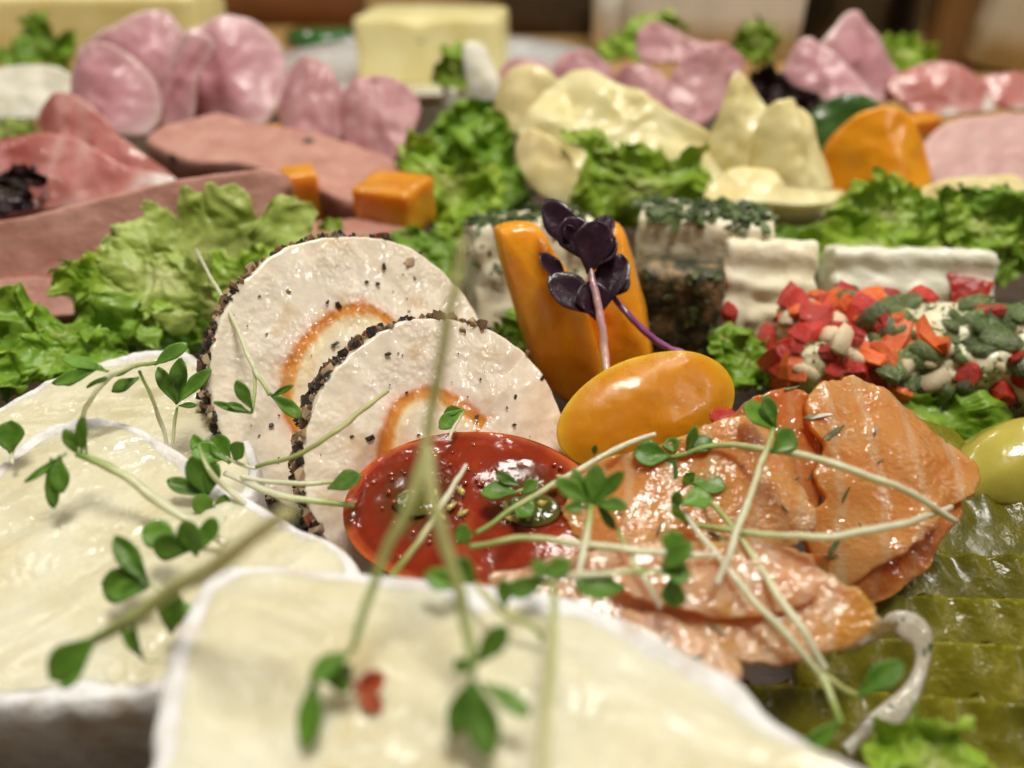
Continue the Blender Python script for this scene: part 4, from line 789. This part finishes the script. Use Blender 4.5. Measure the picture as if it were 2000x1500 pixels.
# right side meats
lobe('salami_slice', [(1080, 150), (1100, 110), (1150, 108), (1200, 145), (1235, 210), (1180, 230), (1110, 200)], (1160, 240, 1.6), 'salami slice edge left of the tall salami fold', 'salami', 'salami', 60, -10, .4, .10, SG, 33)
lobe('salami_slice', [(1200, 150), (1235, 130), (1290, 145), (1330, 200), (1320, 240), (1250, 240), (1210, 200)], (1270, 250, 1.5), 'short salami fold under the tall one', 'salami', 'salami', 60, 0, .4, .10, SG, 35)
lobe('salami_slice', [(1240, 80), (1262, 50), (1300, 55), (1350, 85), (1420, 95), (1380, 120), (1310, 130), (1255, 125)], (1320, 170, 2.1), 'reddish folded top of the tall salami on the right', 'salami', 'salami', 55, -15, .4, .10, SG, 36)
lobe('salami_slice', [(1300, 180), (1330, 120), (1400, 90), (1450, 125), (1425, 190), (1390, 230), (1340, 262), (1305, 235)], (1370, 270, 2.0), 'tall broad salami fold hanging over the yellow cheese', 'salami', 'salami', 62, 10, .45, .07, SG, 38, crease=.2)
lobe('salami_slice', [(975, 140), (1000, 120), (1060, 125), (1090, 150), (1050, 175), (985, 170)], (1030, 190, 1.2), 'low pink salami slice behind the curled cheese end', 'salami', 'salami', 58, 0, .3, .10, SG, 39)
lobe('ham_slice', [(1570, 130), (1610, 70), (1650, 28), (1685, 45), (1720, 100), (1765, 160), (1740, 200), (1640, 195)], (1670, 220, 1.8), 'upright peaked ham fold on the right', 'ham', 'ham', 64, 12, .5, .07, HG, 41, crease=.4)
lobe('ham_slice', [(1530, 150), (1562, 85), (1610, 100), (1680, 160), (1700, 200), (1640, 215), (1590, 190)], (1620, 230, 2.0), 'pale ham fold in front of the peaked one', 'ham', 'ham', 52, -12, .4, .07, HG, 43, crease=.4)
lobe('cured_ham_slice', [(1730, 170), (1790, 130), (1860, 135), (1910, 165), (1950, 210), (1880, 230), (1790, 228)], (1840, 245, 1.5), 'cured ham with a white fat band at the right', 'cured ham', 'prosc', 50, 0, .4, .08, 'cured ham slices', 45)
lobe('cured_ham_slice', [(1880, 170), (1940, 150), (2040, 160), (2060, 210), (1960, 220)], (1960, 230, 1.4), 'brown-red cured ham at the right edge', 'cured ham', 'prosc', 48, 0, .3, .08, 'cured ham slices', 48)
slab('pate_slice', [(1800, 300), (1840, 245), (1920, 225), (2060, 225), (2100, 300), (2050, 350), (1900, 362), (1820, 355)], (1920, 350, 1.3), 42, 0, .7, 'pate_pale', 'pale speckled pate slice at the right edge behind the cheese slice', 'pate', PG, 9,
     [(1785, 262, 1.9, 30, (1.5, .8, 1.3))])
lobe('apricot', [(1605, 320), (1618, 275), (1655, 238), (1710, 224), (1760, 240), (1800, 290), (1815, 345), (1790, 385), (1700, 390), (1620, 370)], (1710, 385, 1.2), 'plump orange dried apricot above the lettuce on the right', 'apricot', 'apricot', 62, 0, .9, .5, None, 51, jag=.0)
lobe('cucumber_slice', [(1570, 260), (1590, 215), (1640, 188), (1690, 190), (1725, 225), (1720, 280), (1650, 310), (1590, 300)], (1650, 330, 1.2), 'dark green cucumber slice behind the apricot', 'cucumber', 'cucumber', 62, -8, .2, .3, None, 53, jag=0)
# white curd, butter, yellow block
single('curd_cheese', rbox(pz(920, 190, 1.4), 8, (2.4, 1.6, 1.2), .3, 10, .12, 1.2, 4), MT['curd'], 'white curd cheese lump above the dark lettuce', 'cheese', 'white curd lumps')
single('curd_cheese', patch([(905, 90), (940, 85), (965, 130), (985, 200), (940, 205), (915, 170)], (940, 205, 1.8), 66, 0, 60, 10, lambda P, r, a: .2*(1-r*r)+.06*FB(P, 1.), .3), MT['curd'], 'thin white curd slice leaning on the butter', 'cheese', 'white curd lumps')
PB = pz(842, 165, -.4)
def notch(p, hx):
    q = p.copy()
    if p[2] > hx[2]*.5: q[2] -= .35*math.exp(-((p[0]+.4)/.7)**2)*(p[1] < -hx[1]*.6); q[0] += .06*p[0]*0
    return q
single('butter_block', rbox(pd(842, 112, 45)+np.array([0, 3.4, 0]), -4, (8.6, 6.6, 4.2), .25, 16, .08, .8, 3, warp=notch), MT['butter'], 'pale yellow butter block on the white plate at the back', 'butter')
bp = pd(842, 112, 45); pc = (bp[0], bp[1]+3.4, -1.2)
single('plate', MB().add(*lathe(pc, [(0, 0), (5, 0), (5.4, .3), (9.2, .9), (10.4, 1.35), (10.3, 1.5), (9.0, 1.1), (5.2, .55), (0, .5)], 48)), MT['china'], 'white china plate under the butter block', 'plate')
single('cheese_block', rbox(pd(165, 78, 40)+np.array([0, 3, 0]), 3, (11.5, 6, 4.2), .3, 12, .08, .6, 5), MT['butter'], 'long yellow cheese block at the top left behind the ham', 'cheese')
lobe('curd_slice', [(-40, 150), (40, 135), (120, 140), (160, 170), (110, 230), (60, 240), (-40, 230)], (60, 250, 1.5), 'pale curd cheese slice at the left edge beneath the lettuce tuft', 'cheese', 'curd', 50, 0, .3, .15, None, 61)
dm = [MB() for _ in range(4)]
for i, (x, y) in enumerate(((683, 78), (655, 117), (640, 74), (600, 66))):
    P = rp(x, y, np.array([0, pc[1]-6, .2]), normal_of(20)); drops = dm[i]; drop_at(P, np.array([0, -.2, .98]), .32-.05*i)
    single('water_drop', dm[i], MT['water'], ['largest water drop on the white plate left of the butter', 'water drop lower left of the largest one on the plate', 'small water drop near the green jar foot', 'faint water drop at the green jar'][i], 'water drop', 'water drops by the butter plate')

# ------------------------------------------------------------------ things on the table behind
def on_table(px, py): return pz(px, py, -1.2)
P = on_table(530, 52); single('wooden_crate', rbox((P[0], P[1]+5, 4.8), 2, (15.5, 9, 12), .3, 4, .02), MT['brownbox'], 'red-brown wooden box on the table behind the ham', 'box')
P = on_table(620, 95)
t = Thing('green_jar', (P[0], P[1]+2.5, -1.2), 'green glass jar foot glinting left of the butter', 'jar')
t.part('glass', MB().add(*lathe((P[0], P[1]+2.5, -1.2), [(0, 0), (2.6, 0), (3.0, .2), (3.1, .7), (2.6, 1.1), (2.4, 1.2), (0, 1.2)], 28)), MT['greenglass'])
P = on_table(1055, 18)
t = Thing('yellow_pot', (P[0], P[1]+6, -1.2), 'mustard yellow pot behind the butter, only its foot in view', 'pot')
t.part('body', MB().add(*lathe((P[0], P[1]+6, -1.2), [(0, 0), (5.2, 0), (6.0, .5), (7, 4), (7, 9), (6.5, 10.5), (0, 10.5)], 36)), MT['mustard'])
P = on_table(1385, 118); single('white_carton', rbox((P[0]+.4, P[1]+4, 7.8), -5, (12.5, 8, 18), .3, 5, .05), MT['paper'], 'off-white carton standing behind the lettuce tufts', 'carton')
P = on_table(1225, 105); single('milk_glass', MB().add(*lathe((P[0], P[1]+2.5, -1.2), [(0, 0), (2.2, 0), (2.5, .3), (2.9, 9), (2.8, 9), (2.4, 1), (0, .9)], 32)), MT['china'], 'whitish drinking glass left of the off-white carton', 'glass')
P = on_table(1700, 108); single('dark_bottle', MB().add(*lathe((P[0], P[1]+5, -1.2), [(0, 0), (5.0, 0), (5.4, .5), (5.4, 15), (3, 20), (1.5, 22), (1.5, 27), (0, 27)], 32)), MT['darkglass'], 'dark bottle behind the folded ham on the right', 'bottle')
P = on_table(1862, 130); single('wooden_mill', MB().add(*lathe((P[0], P[1]+1.6, -1.2), [(0, 0), (1.7, 0), (1.75, .4), (1.5, 2), (1.45, 6), (1.7, 9), (1.4, 12), (.6, 13), (1.3, 14), (1.2, 16), (0, 16.6)], 28)), MT['post'], 'turned brown wooden mill between the dark bottle and beige box', 'mill')
P = on_table(2010, 150); single('beige_carton', rbox((P[0]+2.2, P[1]+4, 6.6), -8, (7.5, 7, 16), .25, 5, .04, roll=9), MT['beige'], 'leaning beige carton at the top right edge', 'carton')
single('dark_tray', rbox((22, 74, 5), 0, (46, 3, 12.4), .5, 6, .05), MT['platter'], 'dark board standing behind the bottle and cartons', 'board')

# ------------------------------------------------------------------ cress
VIEW = np.array([0, -CP, SP])
def leaf(base, tip, wid, seed, roll=None, cup=.25, droop=.12, th=.016, shape=.9):
    rng = random.Random(seed); ax = tip-base; Ln = np.linalg.norm(ax); ax = ax/Ln
    nn = unit(.75*VIEW + np.array([0, 0, .5])); nn = unit(nn-ax*np.dot(nn, ax)); sd = np.cross(ax, nn)
    a = R(rng.uniform(-28, 28)) if roll is None else R(roll); nn, sd = nn*math.cos(a)+sd*math.sin(a), sd*math.cos(a)-nn*math.sin(a)
    nu, nv = 15, 8; G = np.zeros((nu, nv, 3)); wid = wid/max(.5, math.cos(a))
    for i in range(nu):
        u = i/(nu-1); wv = wid*.56*max(.055, math.sin(math.pi*min(1, (u**1.25)*.985+.015))**.55)*(.5+.5*min(1, u*1.8))
        for j in range(nv):
            v = j/(nv-1)*2-1
            G[i, j] = base + ax*Ln*u + sd*wv*v + nn*(cup*wid*(.5*v*v+.6*abs(v)-.4)*.6*math.sin(math.pi*u) - droop*Ln*(u*u-u)*1.6) + nn*.012*Ln*math.sin(u*9+v*3+seed)
    V, F, T = grid_shell(G, th)
    return MB().add(V, F)
ID = [0]
def cress(label, stem, leaves=(), rad=.05, mat='cress_stem', lmat='cress_leaf', name='cress_sprout', group='cress sprouts', rev=False, dz=0., branches=(), lroll=None, cat='cress'):
    """stem: (px,py,z) points from cut end to leaf end; leaves: (bx,by,tx,ty,width px[,depth offset of tip])"""
    rad *= .84; ID[0] += 1; S = [pz(x, y, z) for x, y, z in stem]; S = [q if i in (0, len(stem)*3-1) else q+.022*np.array([N3(q, 3., ID[0]), N3(q, 3., ID[0]+5), N3(q, 3., ID[0]+9)]) for i, q in enumerate(cr(np.array(S), len(S)*3))]; mbs = MB().add(*tube(S, [rad*.85, rad*1.05, rad*.95, rad*.7], 8, seg=len(S)*4, wob=.25))
    for br in branches: mbs.add(*tube([pz(x, y, z) for x, y, z in br], [rad*.8, rad*.6], 8, t0=.6, t1=1.))
    t = Thing(name, base_of(mbs), label, cat, group)
    st = t.part('stem', mbs, MT[mat])
    allp = list(cr(np.array(S), 24)) + [pz(*q) for br in branches for q in br]
    for i, l in enumerate(leaves):
        ID[0] += 1; rg = random.Random(ID[0]*13)
        # depth from the stem point nearest in the view to the leaf base
        dd = min((abs((ray(l[0], l[1])*depth(p)+CAM-p)).sum(), depth(p)) for p in allp)[1]
        off = l[5] if len(l) > 5 else rg.uniform(-.14, .10)
        b_, e_ = pd(l[0], l[1], dd), pd(l[2], l[3], dd+off)
        t.part('leaf', leaf(b_, e_, l[4]/FPX*dd, ID[0], roll=lroll, cup=rg.uniform(.1, .5), droop=rg.uniform(-.05, .16)), MT[lmat])
    return t
cress('cress sprout arching over the rear camembert with lobed leaves both ways', [(153, 832, 2.5), (176, 780, 3.0), (206, 742, 3.2), (236, 723, 3.3), (272, 713, 3.2), (325, 704, 3.0)],
      [(212, 726, 118, 697, 27), (200, 716, 103, 750, 24), (176, 716, 126, 752, 22), (238, 728, 170, 757, 10), (302, 712, 366, 672, 26), (272, 738, 219, 764, 24), (268, 716, 225, 735, 9)], .042)
cress('short upright cress sprout at the right end of the rear camembert', [(333, 882, 1.8), (338, 840, 2.1), (346, 795, 2.4)], [(346, 790, 308, 718, 26), (348, 788, 352, 700, 34), (348, 786, 412, 722, 30), (350, 793, 384, 793, 13)], .03)
cress('thin cress stem joining the arching sprout on the rear camembert', [(328, 878, 1.85), (316, 830, 2.2), (300, 785, 2.6), (272, 724, 3.1)], (), .035)
cress('stout cress sprout lying on the middle camembert, leaves hanging left', [(440, 1062, 2.35), (340, 1000, 2.5), (270, 948, 2.7), (205, 908, 2.9), (150, 886, 3.0)],
      [(130, 886, 50, 942, 15), (100, 893, 106, 992, 27), (116, 890, 120, 962, 30), (152, 888, 128, 838, 24), (160, 886, 160, 814, 18), (170, 886, 166, 812, 10)], .062)
cress('leafy cress sprout over the right slope of the middle camembert', [(480, 985, 2.2), (440, 950, 2.4), (412, 920, 2.6), (388, 868, 2.8)],
      [(405, 968, 372, 893, 38), (400, 968, 327, 938, 30), (408, 965, 420, 900, 34), (410, 1010, 385, 965, 34), (425, 1040, 440, 965, 30), (420, 1030, 400, 985, 38)], .04)
cress('round-leaved cress on the middle camembert, below the stout sprout', [(440, 1010, 2.5), (410, 1050, 2.6), (380, 1085, 2.6)], [(350, 1062, 280, 1032, 52), (372, 1075, 300, 1060, 45), (385, 1085, 365, 1015, 48), (392, 1075, 420, 1010, 34)], .03)
cress('cress with a fish-tail leaf pair on the middle camembert', [(350, 1165, 2.5), (310, 1150, 2.6), (292, 1142, 2.6)], [(292, 1142, 224, 1048, 40), (290, 1148, 200, 1140, 62), (285, 1150, 215, 1160, 40)], .03)
cress('curled dark cress leaf tucked at the corner of the nearest camembert', [(330, 1240, 2.4), (345, 1215, 2.5), (352, 1195, 2.6)], [(335, 1235, 350, 1160, 58), (330, 1225, 372, 1180, 40)], .025)
cress('tiny forked cress leaf beside the nearest camembert rind', [(310, 1288, 2.4), (290, 1290, 2.45), (278, 1284, 2.45)], [(282, 1290, 238, 1222, 20), (282, 1290, 262, 1214, 18)], .02)
cress('blurred cress sprout slanting up over both near camemberts, one broad notched leaf', [(566, 1000, 5.0), (440, 1090, 4.4), (330, 1160, 3.7), (250, 1210, 3.35), (188, 1246, 3.1)], [(190, 1244, 96, 1322, 62, -.05), (192, 1246, 120, 1345, 55, -.1)], .075, 'straw')
cress('cress sprout crossing the rear pepper round from the lettuce', [(383, 487, 2.9), (440, 592, 3.15), (494, 714, 3.0), (512, 745, 2.95), (526, 772, 2.85)],
      [(493, 800, 461, 744, 24), (491, 808, 418, 786, 13), (488, 806, 445, 788, 15), (526, 768, 588, 816, 27), (530, 774, 573, 752, 11)], .04, branches=([(496, 718, 3.0), (498, 760, 2.85), (492, 806, 2.7)],))
cress('straw-coloured cress stem lying across the front pepper round', [(757, 763, 2.7), (700, 808, 2.7), (650, 846, 2.65), (580, 888, 2.4), (500, 912, 2.2)], (), .042, 'straw')
cress('cress sprout tucked under the left end of the red tomato', [(440, 925, 2.0), (520, 958, 2.1), (600, 975, 2.05), (692, 988, 1.9)], [(640, 955, 705, 930, 42, .0)], .055)
cress('pale cress stem beneath the pepper rounds, running to the red tomato', [(470, 930, 2.15), (560, 944, 2.1), (640, 942, 2.0), (690, 938, 1.9)], (), .04)
cress('dark wet cress leaves in the gap left of the front pepper round', [(500, 915, 2.1), (455, 900, 2.2), (420, 880, 2.2)], [(440, 895, 375, 880, 48), (450, 905, 420, 850, 40), (460, 900, 475, 865, 36), (400, 900, 378, 850, 24)], .03)
cress('small folded cress leaf between the pepper round and red tomato top', [(876, 862, 2.25), (890, 830, 2.35), (908, 802, 2.4)], [(905, 800, 858, 836, 30), (906, 800, 868, 805, 20)], .028)
cress('pale cress stem rising from the red tomato to the yellow one', [(1280, 848, 2.55), (1215, 872, 2.5), (1140, 912, 2.4), (1040, 970, 2.35), (930, 1042, 2.4)], [(925, 1045, 888, 1040, 34), (1160, 888, 1165, 870, 12)], .045)
cress('cut cress stem leaning across the red tomato middle', [(910, 908, 2.6), (870, 975, 2.6), (830, 1040, 2.7), (764, 1126, 2.9)], (), .042)
cress('dark cress leaf cluster on the seeds of the red tomato', [(1060, 940, 2.15), (1030, 955, 2.15), (1005, 962, 2.15)], [(1010, 962, 940, 962, 36), (1015, 950, 968, 925, 22), (1000, 985, 1040, 1008, 44), (1020, 965, 1050, 940, 26)], .025)
cress('star-shaped blue-green cress where the red tomato meets the salmon', [(1128, 1135, 2.7), (1140, 1080, 2.8), (1150, 1030, 2.85), (1153, 985, 2.85)],
      [(1152, 985, 1086, 936, 34), (1150, 985, 1120, 914, 22), (1153, 985, 1166, 906, 38), (1156, 985, 1218, 920, 28), (1160, 985, 1226, 992, 30), (1150, 990, 1104, 992, 22), (1165, 985, 1200, 1032, 20)], .045)
cress('long cress stem arching high across the salmon with curled leaves at its left end', [(1868, 1018, 1.95), (1760, 955, 2.75), (1640, 910, 3.0), (1520, 880, 2.85), (1400, 870, 2.6), (1308, 893, 2.4)],
      [(1308, 892, 1237, 885, 50), (1322, 900, 1292, 930, 46), (1345, 885, 1390, 858, 34), (1340, 880, 1358, 832, 20), (1318, 885, 1308, 856, 30)], .052)
cress('long cress stem bowing low across the salmon to the pickles', [(1858, 990, 2.0), (1760, 1022, 2.5), (1640, 1045, 2.65), (1520, 1046, 2.5), (1420, 1036, 2.35), (1338, 1020, 2.3)],
      [(1330, 985, 1388, 972, 44), (1318, 1000, 1325, 958, 20), (1340, 1022, 1312, 985, 16)], .05)
cress('straight upright cress stem crossing the two long ones, round leaves on top', [(1400, 1142, 2.5), (1430, 1060, 2.75), (1466, 960, 2.9), (1500, 870, 2.9), (1512, 830, 2.85)],
      [(1512, 838, 1454, 790, 52), (1514, 836, 1493, 772, 28), (1508, 885, 1549, 842, 46)], .045)
cress('cress stem slanting down the salmon to a blunt cut end by the pickles', [(1613, 1308, 1.9), (1560, 1220, 2.25), (1500, 1130, 2.35), (1430, 1030, 2.3), (1355, 945, 2.2)], [(1345, 940, 1418, 952, 40), (1350, 945, 1338, 925, 30)], .05)
cress('cress stem trailing off the salmon, pointed leaf on the nearest camembert edge', [(1338, 1000, 2.35), (1400, 1085, 2.45), (1480, 1185, 2.3), (1560, 1265, 2.05), (1605, 1325, 1.85), (1630, 1380, 1.9), (1642, 1412, 2.0)][::1], [(1640, 1405, 1556, 1472, 36)], .047)
cress('short cress shoot with a narrow leaf over the onion strip', [(1598, 1310, 1.9), (1640, 1338, 1.8), (1690, 1362, 1.7)], [(1672, 1360, 1764, 1294, 42)], .035, 'straw')
cress('pale horizontal cress stem across the lower edge of the red tomato', [(1400, 1085, 2.5), (1300, 1080, 2.6), (1150, 1064, 2.65), (1030, 1050, 2.65), (915, 1068, 2.6)], [(915, 1066, 895, 1035, 22)], .048)
cress('thin cress stem hanging right of the star-shaped sprout', [(1290, 1190, 2.3), (1240, 1100, 2.55), (1205, 1030, 2.6)], (), .035)
cress('cress with big curled twin leaves and a flat oval leaf at the tomato corner', [(1060, 1135, 3.0), (1140, 1122, 3.0), (1220, 1116, 3.0), (1292, 1114, 2.95)],
      [(1292, 1112, 1352, 1062, 40), (1345, 1082, 1296, 1042, 38), (1292, 1118, 1350, 1125, 40), (1315, 1120, 1318, 1186, 42), (1222, 1148, 1124, 1146, 54), (1060, 1120, 1115, 1100, 36), (1055, 1125, 985, 1165, 34)], .04)
cress('blurred tall cress stem rising in the middle, left branch hanging over the camembert', [(906, 470, 6.35), (872, 640, 5.75), (840, 830, 4.95), (800, 985, 4.45), (740, 1110, 4.0), (688, 1270, 3.6)],
      [(690, 1272, 604, 1330, 42, -.1), (618, 1318, 602, 1462, 48, -.2), (690, 1300, 640, 1335, 60, 0)], .055, 'straw')
cress('blurred cress sprout branching to a three-leaf fan low in the middle', [(840, 880, 4.9), (846, 985, 4.6), (880, 1100, 4.2), (908, 1200, 3.85), (926, 1320, 3.6)],
      [(926, 1320, 884, 1440, 44, -.1), (928, 1330, 955, 1478, 58, -.2), (940, 1335, 1034, 1398, 34, -.1), (925, 1300, 992, 1222, 44, 0), (920, 1310, 888, 1290, 30, 0)], .06, 'straw')
cress('reddish brown blurred leaf scrap on the nearest camembert', [(700, 1345, 3.2), (690, 1330, 3.35), (680, 1315, 3.5)], [(690, 1350, 750, 1318, 40, 0), (695, 1340, 745, 1388, 34, 0)], .03, 'pink_stem', 'pepper_red')
cress('thin upright blurred cress stem over the middle of the nearest camembert', [(1058, 1520, 4.0), (1072, 1340, 3.8), (1082, 1180, 3.55), (1075, 1130, 3.4)], [(1075, 1130, 1000, 1165, 30), (1070, 1128, 1040, 1095, 30)], .042, 'straw')
cress('dark bent cress stem at the rim of the nearest camembert', [(930, 1140, 3.3), (980, 1190, 3.35), (1035, 1222, 3.3), (1060, 1252, 3.2)], [(930, 1140, 880, 1090, 46, 0), (985, 1190, 985, 1130, 30, 0), (900, 1150, 830, 1120, 40, 0)], .035, 'straw')
cress('single cress leaf chip at the left edge above the middle camembert', [(25, 905, 2.5), (24, 890, 2.55), (23, 878, 2.6)], [(23, 885, 20, 822, 52, 0)], .03)
# purple sprouts
cress('purple sprout standing on a pink stem behind the yellow tomato', [(1186, 735, 1.9), (1180, 680, 2.2), (1172, 620, 2.6), (1155, 540, 3.1), (1146, 490, 3.4)],
      [(1138, 502, 1066, 390, 52, 0), (1146, 510, 1108, 425, 62, -.1), (1150, 515, 1190, 420, 52, .05), (1150, 535, 1165, 430, 74, -.2), (1150, 525, 1200, 462, 50, -.1), (1120, 480, 1105, 440, 28, -.2)], .085, 'pink_stem', 'purple_leaf', 'purple_sprout', 'purple sprouts', cat='sprout')
cress('purple sprout slanting on a violet stem to the right', [(1336, 690, 1.7), (1285, 668, 2.05), (1230, 618, 2.5), (1190, 570, 2.75)],
      [(1172, 615, 1072, 540, 66, -.1), (1110, 562, 1054, 494, 38, -.1), (1172, 610, 1214, 496, 62, 0), (1180, 585, 1222, 530, 48, 0), (1165, 625, 1148, 550, 58, -.1)], .075, 'purple_stem', 'purple_leaf', 'purple_sprout', 'purple sprouts', cat='sprout')
